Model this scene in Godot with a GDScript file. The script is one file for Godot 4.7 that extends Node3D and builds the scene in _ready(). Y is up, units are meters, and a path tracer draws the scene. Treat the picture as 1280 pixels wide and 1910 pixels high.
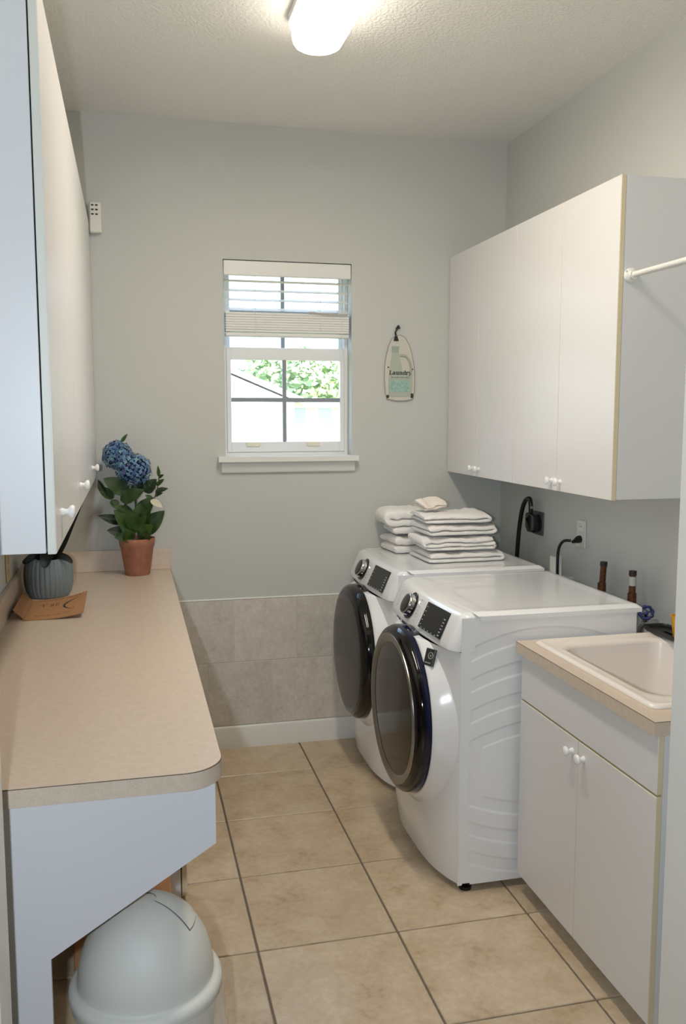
extends Node3D
# Laundry room. x right, y up, z towards the photographer; the back wall's face is z = 0 and the floor is y = 0.

const XL := -0.87
const XR := 1.493
const CEIL := 3.03
const NEAR := 2.68
const MW := 0.3565          # half the width of a machine

var used := {}
var mats := {}
var rng := RandomNumberGenerator.new()

# ------------------------------------------------------------------ naming
func numbered(called: String) -> String:
	var n: int = used.get(called, 0)
	used[called] = n + 1
	return called if n == 0 else "%s_%03d" % [called, n]

func thing(called: String, label: String, category: String, at := Vector3.ZERO, group := "") -> Node3D:
	var o := Node3D.new()
	o.name = numbered(called)
	add_child(o)
	o.position = at
	o.set_meta("label", label)
	o.set_meta("category", category)
	if group != "": o.set_meta("group", group)
	return o

func obj(parent: Node, called: String, mesh: Mesh, m: Material, at := Vector3.ZERO, label := "") -> MeshInstance3D:
	var o := MeshInstance3D.new()
	o.mesh = mesh
	o.material_override = m
	o.name = numbered(called) if parent == self else called
	parent.add_child(o, true)
	o.position = at
	if label != "": o.set_meta("label", label)
	return o

func struct(called: String, mesh: Mesh, m: Material, label: String, at := Vector3.ZERO) -> MeshInstance3D:
	var o := obj(self, called, mesh, m, at, label)
	o.set_meta("kind", "structure")
	o.set_meta("category", called.split("_")[0])
	return o

func tag(o: Node3D, label: String, category: String, group := "") -> Node3D:
	o.set_meta("label", label)
	o.set_meta("category", category)
	if group != "": o.set_meta("group", group)
	return o

# ------------------------------------------------------------------ mesh tools
func S() -> SurfaceTool:
	var st := SurfaceTool.new()
	st.begin(Mesh.PRIMITIVE_TRIANGLES)
	return st

func tri(st: SurfaceTool, a: Vector3, b: Vector3, c: Vector3, na: Vector3, nb: Vector3, nc: Vector3) -> void:
	var k := (b - a).cross(c - a)
	if k.length_squared() < 1e-18: return
	if k.dot(na + nb + nc) > 0.0:
		var t := b; b = c; c = t
		t = nb; nb = nc; nc = t
	st.set_normal(na); st.add_vertex(a)
	st.set_normal(nb); st.add_vertex(b)
	st.set_normal(nc); st.add_vertex(c)

func poly(st: SurfaceTool, pts: Array, n: Vector3) -> void:
	for i in range(1, pts.size() - 1):
		tri(st, pts[0], pts[i], pts[i + 1], n, n, n)

# box with chamfered edges, added to st
func cbox(st: SurfaceTool, size: Vector3, b := 0.0, c := Vector3.ZERO) -> SurfaceTool:
	var h := size * 0.5
	b = minf(b, minf(h.x, minf(h.y, h.z)) * 0.9)
	for ax in 3:
		var u := (ax + 1) % 3
		var v := (ax + 2) % 3
		for s in [-1.0, 1.0]:
			var pts := []
			for q in [[-1, -1], [1, -1], [1, 1], [-1, 1]]:
				var p := Vector3.ZERO
				p[ax] = s * h[ax]; p[u] = q[0] * (h[u] - b); p[v] = q[1] * (h[v] - b)
				pts.append(p + c)
			var n := Vector3.ZERO
			n[ax] = s
			poly(st, pts, n)
	if b <= 0.0: return st
	for ax in 3:                                   # edges along ax
		var u := (ax + 1) % 3
		var v := (ax + 2) % 3
		for su in [-1.0, 1.0]:
			for sv in [-1.0, 1.0]:
				var pts := []
				for e in [[-1, 0], [1, 0], [1, 1], [-1, 1]]:
					var p := Vector3.ZERO
					p[ax] = e[0] * (h[ax] - b)
					p[u] = su * (h[u] if e[1] == 0 else h[u] - b)
					p[v] = sv * (h[v] - b if e[1] == 0 else h[v])
					pts.append(p + c)
				var n := Vector3.ZERO
				n[u] = su; n[v] = sv
				poly(st, pts, n.normalized())
	for sx in [-1.0, 1.0]:
		for sy in [-1.0, 1.0]:
			for sz in [-1.0, 1.0]:
				var g := Vector3(sx, sy, sz)
				var pts := []
				for ax in 3:
					var p := Vector3.ZERO
					for k in 3: p[k] = g[k] * (h[k] if k == ax else h[k] - b)
					pts.append(p + c)
				poly(st, pts, g.normalized())
	return st

func boxm(size: Vector3, b := 0.002) -> Mesh:
	return cbox(S(), size, b).commit()

# box given by its corners, as a mesh round its centre; see also span_at
func span(a: Vector3, b: Vector3, bevel := 0.002) -> Mesh:
	return cbox(S(), (b - a).abs(), bevel).commit()

func spanbox(parent: Node3D, called: String, a: Vector3, b: Vector3, m: Material, bevel := 0.002, label := "") -> MeshInstance3D:
	var base := Vector3.ZERO if parent == self else parent.position
	if parent is MeshInstance3D and parent.get_parent() is Node3D and parent.get_parent() != self: base += (parent.get_parent() as Node3D).position
	return obj(parent, called, span(a, b, bevel), m, (a + b) * 0.5 - base, label)

# smooth grid through rows of points
func grid(st: SurfaceTool, P: Array, inside := Vector3.INF, wrap_u := false, wrap_v := false) -> SurfaceTool:
	var nu := P.size()
	var nv: int = P[0].size()
	var N := []
	for i in nu:
		var row := PackedVector3Array()
		for j in nv:
			var i0 := posmod(i - 1, nu) if wrap_u else maxi(i - 1, 0)
			var i1 := posmod(i + 1, nu) if wrap_u else mini(i + 1, nu - 1)
			var j0 := posmod(j - 1, nv) if wrap_v else maxi(j - 1, 0)
			var j1 := posmod(j + 1, nv) if wrap_v else mini(j + 1, nv - 1)
			var du: Vector3 = P[i1][j] - P[i0][j]
			var dv: Vector3 = P[i][j1] - P[i][j0]
			var n := du.cross(dv)
			if n.length_squared() < 1e-20: n = Vector3.ZERO
			row.append(n.normalized())
		N.append(row)
	for i in nu:
		for j in nv:
			if N[i][j] == Vector3.ZERO:            # poles: borrow from the neighbours
				var n := Vector3.ZERO
				for d in [[-1, 0], [1, 0], [0, 1], [0, -1]]:
					var a := clampi(i + d[0], 0, nu - 1)
					var b := clampi(j + d[1], 0, nv - 1)
					n += N[a][b]
				N[i][j] = n.normalized() if n.length() > 1e-6 else Vector3.UP
	var sign := 1.0
	if inside != Vector3.INF:
		var s := 0.0
		for i in nu:
			for j in nv: s += N[i][j].dot((P[i][j] as Vector3) - inside)
		if s < 0.0: sign = -1.0
	for i in (nu if wrap_u else nu - 1):
		for j in (nv if wrap_v else nv - 1):
			var k := (i + 1) % nu
			var l := (j + 1) % nv
			tri(st, P[i][j], P[k][j], P[k][l], N[i][j] * sign, N[k][j] * sign, N[k][l] * sign)
			tri(st, P[i][j], P[k][l], P[i][l], N[i][j] * sign, N[k][l] * sign, N[i][l] * sign)
	return st

# lathe round Y: profile of (radius, height) from bottom to top of the outside
func lathe(st: SurfaceTool, prof: Array, seg := 48, ribs := 0, rib := 0.0) -> SurfaceTool:
	var ns := []
	for k in prof.size() - 1:
		var d: Vector2 = prof[k + 1] - prof[k]
		ns.append(Vector2(d.y, -d.x).normalized())
	for k in prof.size() - 1:
		var n0: Vector2 = ns[k]
		var n1: Vector2 = ns[k]
		if k > 0 and ns[k - 1].dot(ns[k]) > 0.6: n0 = (ns[k - 1] + ns[k]).normalized()
		if k < ns.size() - 1 and ns[k + 1].dot(ns[k]) > 0.6: n1 = (ns[k + 1] + ns[k]).normalized()
		for s in seg:
			var q := []
			for e in [[0, s], [1, s], [1, s + 1], [0, s + 1]]:
				var a: float = TAU * e[1] / seg
				var pr: Vector2 = prof[k + e[0]]
				var nn: Vector2 = n1 if e[0] == 1 else n0
				var r := pr.x
				if ribs > 0 and r > 0.01: r += rib * absf(sin(a * ribs * 0.5))
				q.append([Vector3(cos(a) * r, pr.y, sin(a) * r), Vector3(cos(a) * nn.x, nn.y, sin(a) * nn.x)])
			tri(st, q[0][0], q[1][0], q[2][0], q[0][1], q[1][1], q[2][1])
			tri(st, q[0][0], q[2][0], q[3][0], q[0][1], q[2][1], q[3][1])
	return st

func tube(st: SurfaceTool, pts: Array, r: float, seg := 10, r_end := -1.0) -> SurfaceTool:
	var P := []
	var n := pts.size()
	var up := Vector3.ZERO
	for i in n:
		var t: Vector3 = (pts[mini(i + 1, n - 1)] - pts[maxi(i - 1, 0)]).normalized()
		if up == Vector3.ZERO: up = t.cross(Vector3.RIGHT if absf(t.x) < 0.8 else Vector3.UP).normalized()
		up = (up - t * up.dot(t)).normalized()
		var side := t.cross(up)
		var rr := r if r_end < 0.0 else lerpf(r, r_end, float(i) / (n - 1))
		var row := PackedVector3Array()
		for s in seg:
			var a := TAU * s / seg
			row.append(pts[i] + (up * cos(a) + side * sin(a)) * rr)
		P.append(row)
	for i in n:                                    # normals straight from the axis
		if i == n - 1: break
		for s in seg:
			var s1 := (s + 1) % seg
			var q := [P[i][s], P[i + 1][s], P[i + 1][s1], P[i][s1]]
			var m := [(q[0] - pts[i]).normalized(), (q[1] - pts[i + 1]).normalized(), (q[2] - pts[i + 1]).normalized(), (q[3] - pts[i]).normalized()]
			tri(st, q[0], q[1], q[2], m[0], m[1], m[2])
			tri(st, q[0], q[2], q[3], m[0], m[2], m[3])
	poly(st, Array(P[0]), (pts[0] - pts[1]).normalized())
	poly(st, Array(P[n - 1]), (pts[n - 1] - pts[n - 2]).normalized())
	return st

func curve(ctrl: Array, steps := 10) -> Array:     # Catmull-Rom through points
	var out := []
	for i in ctrl.size() - 1:
		var a: Vector3 = ctrl[maxi(i - 1, 0)]
		var b: Vector3 = ctrl[i]
		var c: Vector3 = ctrl[i + 1]
		var d: Vector3 = ctrl[mini(i + 2, ctrl.size() - 1)]
		for s in steps: out.append(b.cubic_interpolate(c, a, d, float(s) / steps))
	out.append(ctrl[-1])
	return out

# polygon in (u, v), extruded from w0 to w1; put maps (u, v, w) into space
func extrude(st: SurfaceTool, pg: PackedVector2Array, w0: float, w1: float, put: Callable) -> SurfaceTool:
	var ids := Geometry2D.triangulate_polygon(pg)
	var o: Vector3 = put.call(0.0, 0.0, 0.0)
	var wn: Vector3 = (put.call(0.0, 0.0, 1.0) - o).normalized()
	var s := signf(w1 - w0)
	for i in range(0, ids.size(), 3):
		for w in [w0, w1]:
			var n := wn * s * (1.0 if w == w1 else -1.0)
			tri(st, put.call(pg[ids[i]].x, pg[ids[i]].y, w), put.call(pg[ids[i + 1]].x, pg[ids[i + 1]].y, w), put.call(pg[ids[i + 2]].x, pg[ids[i + 2]].y, w), n, n, n)
	var k := pg.size()
	var dir := -1.0 if Geometry2D.is_polygon_clockwise(pg) else 1.0
	var en := []
	for i in k:
		var d := pg[(i + 1) % k] - pg[i]
		en.append(Vector2(d.y, -d.x).normalized() * dir)
	for i in k:
		var j := (i + 1) % k
		var n0: Vector2 = en[i]
		var n1: Vector2 = en[i]
		if en[posmod(i - 1, k)].dot(en[i]) > 0.7: n0 = (en[posmod(i - 1, k)] + en[i]).normalized()
		if en[j].dot(en[i]) > 0.7: n1 = (en[j] + en[i]).normalized()
		var a0: Vector3 = put.call(pg[i].x, pg[i].y, w0)
		var a1: Vector3 = put.call(pg[i].x, pg[i].y, w1)
		var b0: Vector3 = put.call(pg[j].x, pg[j].y, w0)
		var b1: Vector3 = put.call(pg[j].x, pg[j].y, w1)
		var m0: Vector3 = (put.call(n0.x, n0.y, 0.0) - o).normalized()
		var m1: Vector3 = (put.call(n1.x, n1.y, 0.0) - o).normalized()
		tri(st, a0, b0, b1, m0, m1, m1)
		tri(st, a0, b1, a1, m0, m1, m0)
	return st

func round_rect(x0: float, y0: float, x1: float, y1: float, r: float, n := 6) -> PackedVector2Array:
	var out := PackedVector2Array()
	var cs := [Vector2(x1 - r, y1 - r), Vector2(x0 + r, y1 - r), Vector2(x0 + r, y0 + r), Vector2(x1 - r, y0 + r)]
	for q in 4:
		for k in n + 1:
			var a := PI * 0.5 * (q + float(k) / n)
			out.append(cs[q] + Vector2(cos(a), sin(a)) * r)
	return out

# ------------------------------------------------------------------ materials
func mat(c: Color, rough := 0.5, metal := 0.0) -> StandardMaterial3D:
	var key := "%s %.3f %.3f" % [c.to_html(), rough, metal]
	if not mats.has(key):
		var m := StandardMaterial3D.new()
		m.albedo_color = c
		m.roughness = rough
		m.metallic = metal
		mats[key] = m
	return mats[key]

func noise(seed_: int, freq: float, octaves := 4, type := FastNoiseLite.TYPE_SIMPLEX_SMOOTH) -> FastNoiseLite:
	var n := FastNoiseLite.new()
	n.seed = seed_
	n.noise_type = type
	n.frequency = freq
	n.fractal_octaves = octaves
	return n

# seamless mottled colour texture: coarse and fine noise drive a gradient between colours, with specks
func mottle(seed_: int, cols: Array, size := 512, coarse := 0.008, fine := 0.06, fine_share := 0.35, specks := 0.0, speck_col := Color.BLACK) -> ImageTexture:
	var a := noise(seed_, coarse, 5).get_seamless_image(size, size)
	var b := noise(seed_ + 7, fine, 3).get_seamless_image(size, size)
	var g := Gradient.new()
	var offs := PackedFloat32Array()
	var cc := PackedColorArray()
	for i in cols.size():
		offs.append(float(i) / (cols.size() - 1)); cc.append(cols[i])
	g.offsets = offs; g.colors = cc
	var im := Image.create(size, size, false, Image.FORMAT_RGB8)
	var r := RandomNumberGenerator.new()
	r.seed = seed_
	for y in size:
		for x in size:
			var t := lerpf(a.get_pixel(x, y).r, b.get_pixel(x, y).r, fine_share)
			var c := g.sample(t)
			if specks > 0.0 and r.randf() < specks: c = c.lerp(speck_col, r.randf_range(0.2, 0.6))
			im.set_pixel(x, y, c)
	return ImageTexture.create_from_image(im)

func relief(seed_: int, freq: float, octaves := 3, size := 512, lo := 0.0, hi := 1.0) -> ImageTexture:
	var a := noise(seed_, freq, octaves).get_seamless_image(size, size)
	var im := Image.create(size, size, false, Image.FORMAT_RGB8)
	for y in size:
		for x in size:
			var t := smoothstep(lo, hi, a.get_pixel(x, y).r)
			im.set_pixel(x, y, Color(t, t, t))
	return ImageTexture.create_from_image(im)

func tri_mat(c: Color, rough: float, tex: Texture2D, metres: float, bump: Texture2D = null, bump_cm := 0.0, offset := Vector3.ZERO) -> StandardMaterial3D:
	var m := StandardMaterial3D.new()
	m.albedo_color = c
	m.roughness = rough
	if tex: m.albedo_texture = tex
	m.uv1_triplanar = true
	m.uv1_world_triplanar = true
	m.uv1_scale = Vector3.ONE / metres
	m.uv1_offset = offset
	if bump:
		m.heightmap_enabled = true
		m.heightmap_texture = bump
		m.heightmap_scale = bump_cm
	return m

# ------------------------------------------------------------------ main
func _ready() -> void:
	rng.seed = 4711
	_view()
	_materials()
	_shell()
	_window()
	_outside()
	_ceiling_light()
	_upper_cabinets()
	_counter()
	_machines()
	_sink()
	_wall_fittings()
	_plants()
	_towels()
	_bin()

func _view() -> void:
	var cam := Camera3D.new()
	cam.name = "camera"
	add_child(cam)
	cam.position = Vector3(-0.4049, 1.6734, 4.3216)
	cam.rotation_degrees = Vector3(-6.3125, -13.5584, -0.006)
	cam.fov = 60.13
	cam.near = 0.05
	cam.current = true
	var env := Environment.new()
	env.background_mode = Environment.BG_SKY
	var sm := ProceduralSkyMaterial.new()
	sm.sky_top_color = Color(0.62, 0.76, 0.95)
	sm.sky_horizon_color = Color(0.90, 0.94, 0.98)
	sm.ground_horizon_color = Color(0.75, 0.76, 0.74)
	sm.ground_bottom_color = Color(0.5, 0.5, 0.47)
	sm.energy_multiplier = 5.5
	var sky := Sky.new()
	sky.sky_material = sm
	env.sky = sky
	env.tonemap_mode = Environment.TONE_MAPPER_LINEAR
	env.tonemap_exposure = 1.0
	env.sdfgi_enabled = true
	env.ssao_enabled = true
	env.ssil_enabled = true
	var we := WorldEnvironment.new()
	we.name = "world"
	we.environment = env
	add_child(we)
	var sun := DirectionalLight3D.new()
	sun.name = "sun"
	add_child(sun)
	sun.rotation_degrees = Vector3(-58, 62, 0)
	sun.light_color = Color(1.0, 0.96, 0.9)
	sun.light_energy = 6.0
	sun.light_angular_distance = 0.5
	sun.shadow_enabled = true
	# the photographer's flash, held upright: a small head a hand's breadth left of the lens (its crisp shadows run right of the counter and over the left cabinets)
	var flash := SpotLight3D.new()
	flash.name = "camera_flash"
	add_child(flash)
	flash.position = Vector3(-0.52, 1.68, 4.31)
	flash.rotation_degrees = Vector3(-4, -12, 0)
	flash.light_color = Color(0.90, 0.95, 1.0)
	flash.light_energy = 2.6
	flash.light_size = 0.02
	flash.spot_angle = 55
	flash.spot_angle_attenuation = 0.6
	flash.spot_range = 30
	flash.spot_attenuation = 2
	flash.shadow_enabled = true

var M := {}
func _materials() -> void:
	M.wall = tri_mat(Color(0.78, 0.785, 0.765), 0.75, null, 0.5, relief(3, 0.03, 3, 256), 0.03)
	M.ceil = tri_mat(Color(0.94, 0.93, 0.905), 0.9, null, 0.30, relief(5, 0.03, 3, 512, 0.40, 0.66), 0.09)
	M.trim = mat(Color(0.90, 0.90, 0.88), 0.4)
	M.white = mat(Color(0.885, 0.88, 0.875), 0.32)
	M.carcass = mat(Color(0.86, 0.865, 0.87), 0.4)
	M.cream = mat(Color(0.86, 0.81, 0.68), 0.45)
	M.knob = mat(Color(0.95, 0.95, 0.94), 0.18)
	M.enamel = mat(Color(0.93, 0.935, 0.94), 0.16)
	M.enamel.clearcoat_enabled = true
	M.enamel.clearcoat = 0.5
	M.enamel.clearcoat_roughness = 0.05
	M.black = mat(Color(0.035, 0.035, 0.04), 0.25)
	M.gloss_black = mat(Color(0.02, 0.02, 0.024), 0.08)
	M.chrome = mat(Color(0.80, 0.80, 0.79), 0.16, 1.0)
	M.grout = mat(Color(0.46, 0.42, 0.37), 0.85)
	M.laminate = tri_mat(Color(1, 1, 1), 0.32, mottle(21, [Color(0.78, 0.71, 0.63), Color(0.83, 0.765, 0.69), Color(0.87, 0.81, 0.745)], 512, 0.02, 0.15, 0.6, 0.10, Color(0.66, 0.56, 0.47)), 0.35)
	M.seam = mat(Color(0.36, 0.28, 0.22), 0.7)
	M.card = mat(Color(0.66, 0.48, 0.32), 0.85)
	M.plastic = mat(Color(0.83, 0.83, 0.80), 0.55)

# ------------------------------------------------------------------ room shell
func _shell() -> void:
	# floor: slab with a recessed mortar bed, and every tile on it
	var slab := struct("floor", cbox(S(), Vector3(4.4, 0.2, 6.6), 0.0, Vector3(0, -0.106, 0)).commit(), M.grout, "beige square ceramic tile floor with dark joints", Vector3(0.2, 0, 3.0))
	var tex := mottle(31, [Color(0.655, 0.55, 0.435), Color(0.775, 0.69, 0.57), Color(0.825, 0.75, 0.64), Color(0.865, 0.80, 0.71)], 1024, 0.006, 0.03, 0.4, 0.012, Color(0.42, 0.30, 0.2))
	var vein := relief(33, 0.02, 4, 512)
	var tm := []
	for k in 6:
		var t := 0.97 + 0.012 * k
		tm.append(tri_mat(Color(t, t, t * 0.995).clamp(), 0.30, tex, 1.1, vein, 0.04, Vector3(0.31 * k, 0.0, 0.17 * k)))
	var s := 0.457
	for i in range(-4, 4):
		for k in range(-1, 13):
			var x0 := 0.4033 + i * s
			var z0 := 0.3561 + k * s
			var a := Vector2(maxf(x0, -1.9), maxf(z0, 0.0))
			var b := Vector2(minf(x0 + s, 2.3), minf(z0 + s, 6.2))
			if z0 < NEAR - 0.02:
				a.x = maxf(a.x, XL); b.x = minf(b.x, XR)
			if b.x - a.x < 0.02 or b.y - a.y < 0.02: continue
			var g := 0.0035
			var w := b - a - Vector2(g, g) * 2.0
			obj(slab, "tile", boxm(Vector3(w.x, 0.012, w.y), 0.0022), tm[rng.randi() % 6], Vector3((a.x + b.x) * 0.5 - 0.2, -0.006, (a.y + b.y) * 0.5 - 3.0))
	# back wall with the window opening
	var wx0 := 0.049
	var wx1 := 0.681
	var wy0 := 1.455
	var wy1 := 2.407
	var st := S()
	for r in [[XL - 0.15, -0.1, wx0, CEIL + 0.1], [wx1, -0.1, XR + 0.15, CEIL + 0.1], [wx0, -0.1, wx1, wy0], [wx0, wy1, wx1, CEIL + 0.1]]:
		cbox(st, Vector3(r[2] - r[0], r[3] - r[1], 0.16), 0.0, Vector3((r[0] + r[2]) * 0.5, (r[1] + r[3]) * 0.5, -0.08))
	var wb := struct("wall_back", st.commit(), M.wall, "pale grey painted back wall with stone-look tile dado")
	# dado of wall tiles
	var wt := mottle(41, [Color(0.735, 0.71, 0.675), Color(0.81, 0.785, 0.745), Color(0.85, 0.825, 0.79), Color(0.88, 0.86, 0.83)], 512, 0.012, 0.05, 0.5, 0.02, Color(0.5, 0.45, 0.4))
	var wr := relief(43, 0.03, 4, 256)
	var wm := []
	for k in 4: wm.append(tri_mat(Color(0.96 + k * 0.013, 0.96 + k * 0.013, 0.96 + k * 0.012), 0.5, wt, 0.8, wr, 0.05, Vector3(0.37 * k, 0.21 * k, 0.0)))
	for row in 2:
		var y0 := 0.117 if row == 0 else 0.444
		var y1 := 0.441 if row == 0 else 0.757
		var off := 0.263 if row == 0 else 0.076
		for k in range(-5, 5):
			var a := maxf(off + k * 0.319, XL)
			var b := minf(off + (k + 1) * 0.319, XR)
			if b - a < 0.02: continue
			obj(wb, "tile", boxm(Vector3(b - a - 0.004, y1 - y0, 0.008), 0.0015), wm[rng.randi() % 4], Vector3((a + b) * 0.5, (y0 + y1) * 0.5, 0.0035))
	spanbox(wb, "dado_bead", Vector3(XL, 0.758, 0.0), Vector3(XR, 0.767, 0.009), M.trim, 0.003, "thin white bead along the top of the tiles")
	spanbox(wb, "joint_bed", Vector3(XL, 0.117, 0.0), Vector3(XR, 0.758, 0.005), mat(Color(0.82, 0.80, 0.765), 0.8), 0.0, "pale joint between the tiles")
	var bb := S()
	extrude(bb, PackedVector2Array([Vector2(0, 0), Vector2(0.014, 0), Vector2(0.014, 0.102), Vector2(0.011, 0.11), Vector2(0.006, 0.115), Vector2(0, 0.115)]), XL, XR, func(u, v, w): return Vector3(w, v, u))
	struct("baseboard_back", bb.commit(), M.trim, "white painted skirting board under the tile dado")
	# side walls, the wall with the doorway, and the passage behind the photographer
	struct("wall_left", span(Vector3(XL - 0.15, -0.1, 0), Vector3(XL, CEIL + 0.1, NEAR), 0), M.wall, "pale grey wall behind the counter", Vector3(XL - 0.075, CEIL * 0.5, NEAR * 0.5))
	struct("wall_right", span(Vector3(XR, -0.1, 0), Vector3(XR + 0.15, CEIL + 0.1, NEAR), 0), M.wall, "pale grey wall behind the washer and sink", Vector3(XR + 0.075, CEIL * 0.5, NEAR * 0.5))
	var wf := S()
	for r in [[-1.95, -0.1, -0.658, CEIL + 0.1], [0.737, -0.1, 2.35, CEIL + 0.1], [-0.658, 2.52, 0.737, CEIL + 0.1]]:
		cbox(wf, Vector3(r[2] - r[0], r[3] - r[1], 0.12), 0.004, Vector3((r[0] + r[2]) * 0.5, (r[1] + r[3]) * 0.5, NEAR + 0.06))
	struct("wall_front", wf.commit(), M.wall, "painted wall with the wide doorway into the laundry room")
	var casing := S()
	for x in [-0.658 + 0.0062, 0.737 - 0.0062]: cbox(casing, Vector3(0.012, 2.52, 0.126), 0.002, Vector3(x, 1.26, NEAR + 0.06))
	cbox(casing, Vector3(1.351, 0.012, 0.126), 0.002, Vector3(0.0395, 2.514, NEAR + 0.06))
	struct("trim_1", casing.commit(), M.trim, "white painted lining of the wide doorway")
	struct("wall_passage_left", span(Vector3(-2.05, -0.1, NEAR), Vector3(-1.9, 3.1, 6.3), 0), M.wall, "left wall of the passage outside the laundry room", Vector3(-1.975, 1.5, 4.49))
	struct("wall_passage_right", span(Vector3(2.3, -0.1, NEAR), Vector3(2.45, 3.1, 6.3), 0), M.wall, "right wall of the passage outside the laundry room", Vector3(2.375, 1.5, 4.49))
	struct("wall_passage_end", span(Vector3(-2.0, -0.1, 6.2), Vector3(2.4, 3.1, 6.35), 0), M.wall, "end wall of the passage outside the laundry room", Vector3(0.2, 1.5, 6.275))
	struct("ceiling", span(Vector3(-2.05, CEIL, -0.16), Vector3(2.45, CEIL + 0.2, 6.35), 0), M.ceil, "off-white knockdown-textured ceiling", Vector3(0.2, CEIL + 0.1, 3.095))

func _window() -> void:
	var white := mat(Color(0.91, 0.92, 0.92), 0.35)
	var bar := mat(Color(0.56, 0.58, 0.61), 0.5)
	var w := Node3D.new()
	w.name = "window_1"
	add_child(w)
	w.position = Vector3(0.365, 1.455, 0)
	w.set_meta("kind", "structure")
	w.set_meta("category", "window")
	w.set_meta("label", "white single-hung window with grey glazing bars and painted sill")
	# outer frame
	var st := S()
	for r in [[0.049, 1.455, 0.068, 2.407], [0.662, 1.455, 0.681, 2.407], [0.068, 1.455, 0.662, 1.486], [0.068, 2.385, 0.662, 2.407]]:
		cbox(st, Vector3(r[2] - r[0], r[3] - r[1], 0.07), 0.002, Vector3((r[0] + r[2]) * 0.5 - 0.365, (r[1] + r[3]) * 0.5 - 1.455, -0.115))
	obj(w, "window_frame", st.commit(), white)
	# lower and upper sash
	var lo := [0.068, 1.486, 0.662, 2.0]
	var hi := [0.068, 1.955, 0.662, 2.385]
	for q in [[lo, -0.088, 0.050, 0.060], [hi, -0.125, 0.045, 0.035]]:
		var r: Array = q[0]
		var z: float = q[1]
		var sd := S()
		var ins := 0.022
		var top: float = q[3]
		var bot: float = q[2] if q[0] == lo else 0.04
		for k in [[r[0], r[1], r[0] + ins, r[3]], [r[2] - ins, r[1], r[2], r[3]], [r[0] + ins, r[1], r[2] - ins, r[1] + bot], [r[0] + ins, r[3] - top, r[2] - ins, r[3]]]:
			cbox(sd, Vector3(k[2] - k[0], k[3] - k[1], 0.03), 0.002, Vector3((k[0] + k[2]) * 0.5 - 0.365, (k[1] + k[3]) * 0.5 - 1.455, z))
		var sash := obj(w, "sash", sd.commit(), white)
		var gx0: float = r[0] + ins
		var gx1: float = r[2] - ins
		var gy0: float = r[1] + bot
		var gy1: float = r[3] - top
		var mid := 0.3565
		var my := (gy0 + gy1) * 0.5
		if q[0] == lo: my = 1.744
		obj(sash, "glazing_bar", boxm(Vector3(0.019, gy1 - gy0, 0.016)), bar, Vector3(mid - 0.365, (gy0 + gy1) * 0.5 - 1.455, z), "grey vertical glazing bar")
		obj(sash, "glazing_bar", boxm(Vector3(gx1 - gx0, 0.021, 0.015)), bar, Vector3((gx0 + gx1) * 0.5 - 0.365, my - 1.455, z), "grey horizontal glazing bar")
		var glass := StandardMaterial3D.new()
		glass.albedo_color = Color(0.95, 1.0, 0.98, 0.06)
		glass.transparency = BaseMaterial3D.TRANSPARENCY_ALPHA
		glass.roughness = 0.02
		for ix in 2:
			for iy in 2:
				var x0 := gx0 if ix == 0 else mid
				var x1 := mid if ix == 0 else gx1
				var y0 := gy0 if iy == 0 else my
				var y1 := my if iy == 0 else gy1
				obj(sash, "pane", boxm(Vector3(x1 - x0, y1 - y0, 0.004), 0), glass, Vector3((x0 + x1) * 0.5 - 0.365, (y0 + y1) * 0.5 - 1.455, z - 0.003), "clear window pane")
		if q[0] == lo:
			for x in [0.165, 0.47]:
				obj(sash, "tilt_latch", boxm(Vector3(0.07, 0.022, 0.012), 0.003), mat(Color(0.90, 0.88, 0.80), 0.4), Vector3(x - 0.365 + 0.03, gy0 - 0.012 - 1.455, z + 0.018), "small cream latch on the bottom rail")
	# sill board and apron
	var sill := S()
	extrude(sill, PackedVector2Array([Vector2(-0.08, 0.0), Vector2(0.042, 0.0), Vector2(0.05, 0.006), Vector2(0.05, 0.018), Vector2(0.044, 0.025), Vector2(-0.08, 0.025)]), 0.012, 0.708, func(u, v, ww): return Vector3(ww - 0.365, v - 0.012, u))
	# notch the board to the opening: only the nosing runs past the reveals
	var board := S()
	extrude(board, PackedVector2Array([Vector2(0.012, 0.001), Vector2(0.708, 0.001), Vector2(0.708, 0.05), Vector2(0.012, 0.05)]), -0.012, 0.013, func(u, v, ww): return Vector3(u - 0.365, ww, v))
	cbox(board, Vector3(0.63, 0.024, 0.082), 0.0, Vector3(0.0, 0.0015, -0.04))
	obj(w, "sill", board.commit(), M.trim)
	var ap := S()
	extrude(ap, PackedVector2Array([Vector2(0.0, 0.0), Vector2(0.012, 0.0), Vector2(0.018, 0.008), Vector2(0.018, 0.045), Vector2(0.028, 0.054), Vector2(0.0, 0.054)]), 0.028, 0.694, func(u, v, ww): return Vector3(ww - 0.365, v - 0.066, u + 0.0005))
	obj(w, "apron", ap.commit(), M.trim)
	# venetian blind drawn half way up
	var slat_m := mat(Color(0.93, 0.92, 0.90), 0.4)
	slat_m.backlight_enabled = true
	slat_m.backlight = Color(0.7, 0.69, 0.66)
	var v := thing("venetian_blind", "white wooden venetian blind drawn half way up the window", "blind", Vector3(0.365, 2.05, -0.035))
	obj(v, "valance", boxm(Vector3(0.626, 0.07, 0.012), 0.003), M.trim, Vector3(0, 0.318, 0.028))
	obj(v, "head_rail", boxm(Vector3(0.62, 0.045, 0.045), 0.002), M.trim, Vector3(0, 0.332, -0.004))
	var slat := boxm(Vector3(0.612, 0.003, 0.05), 0.001)
	for k in 4:
		var s := obj(v, "slat", slat, slat_m, Vector3(0, 0.262 - k * 0.044, 0.0))
		s.rotation_degrees.x = 18
	var thick := boxm(Vector3(0.612, 0.0112, 0.05), 0.002)
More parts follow.
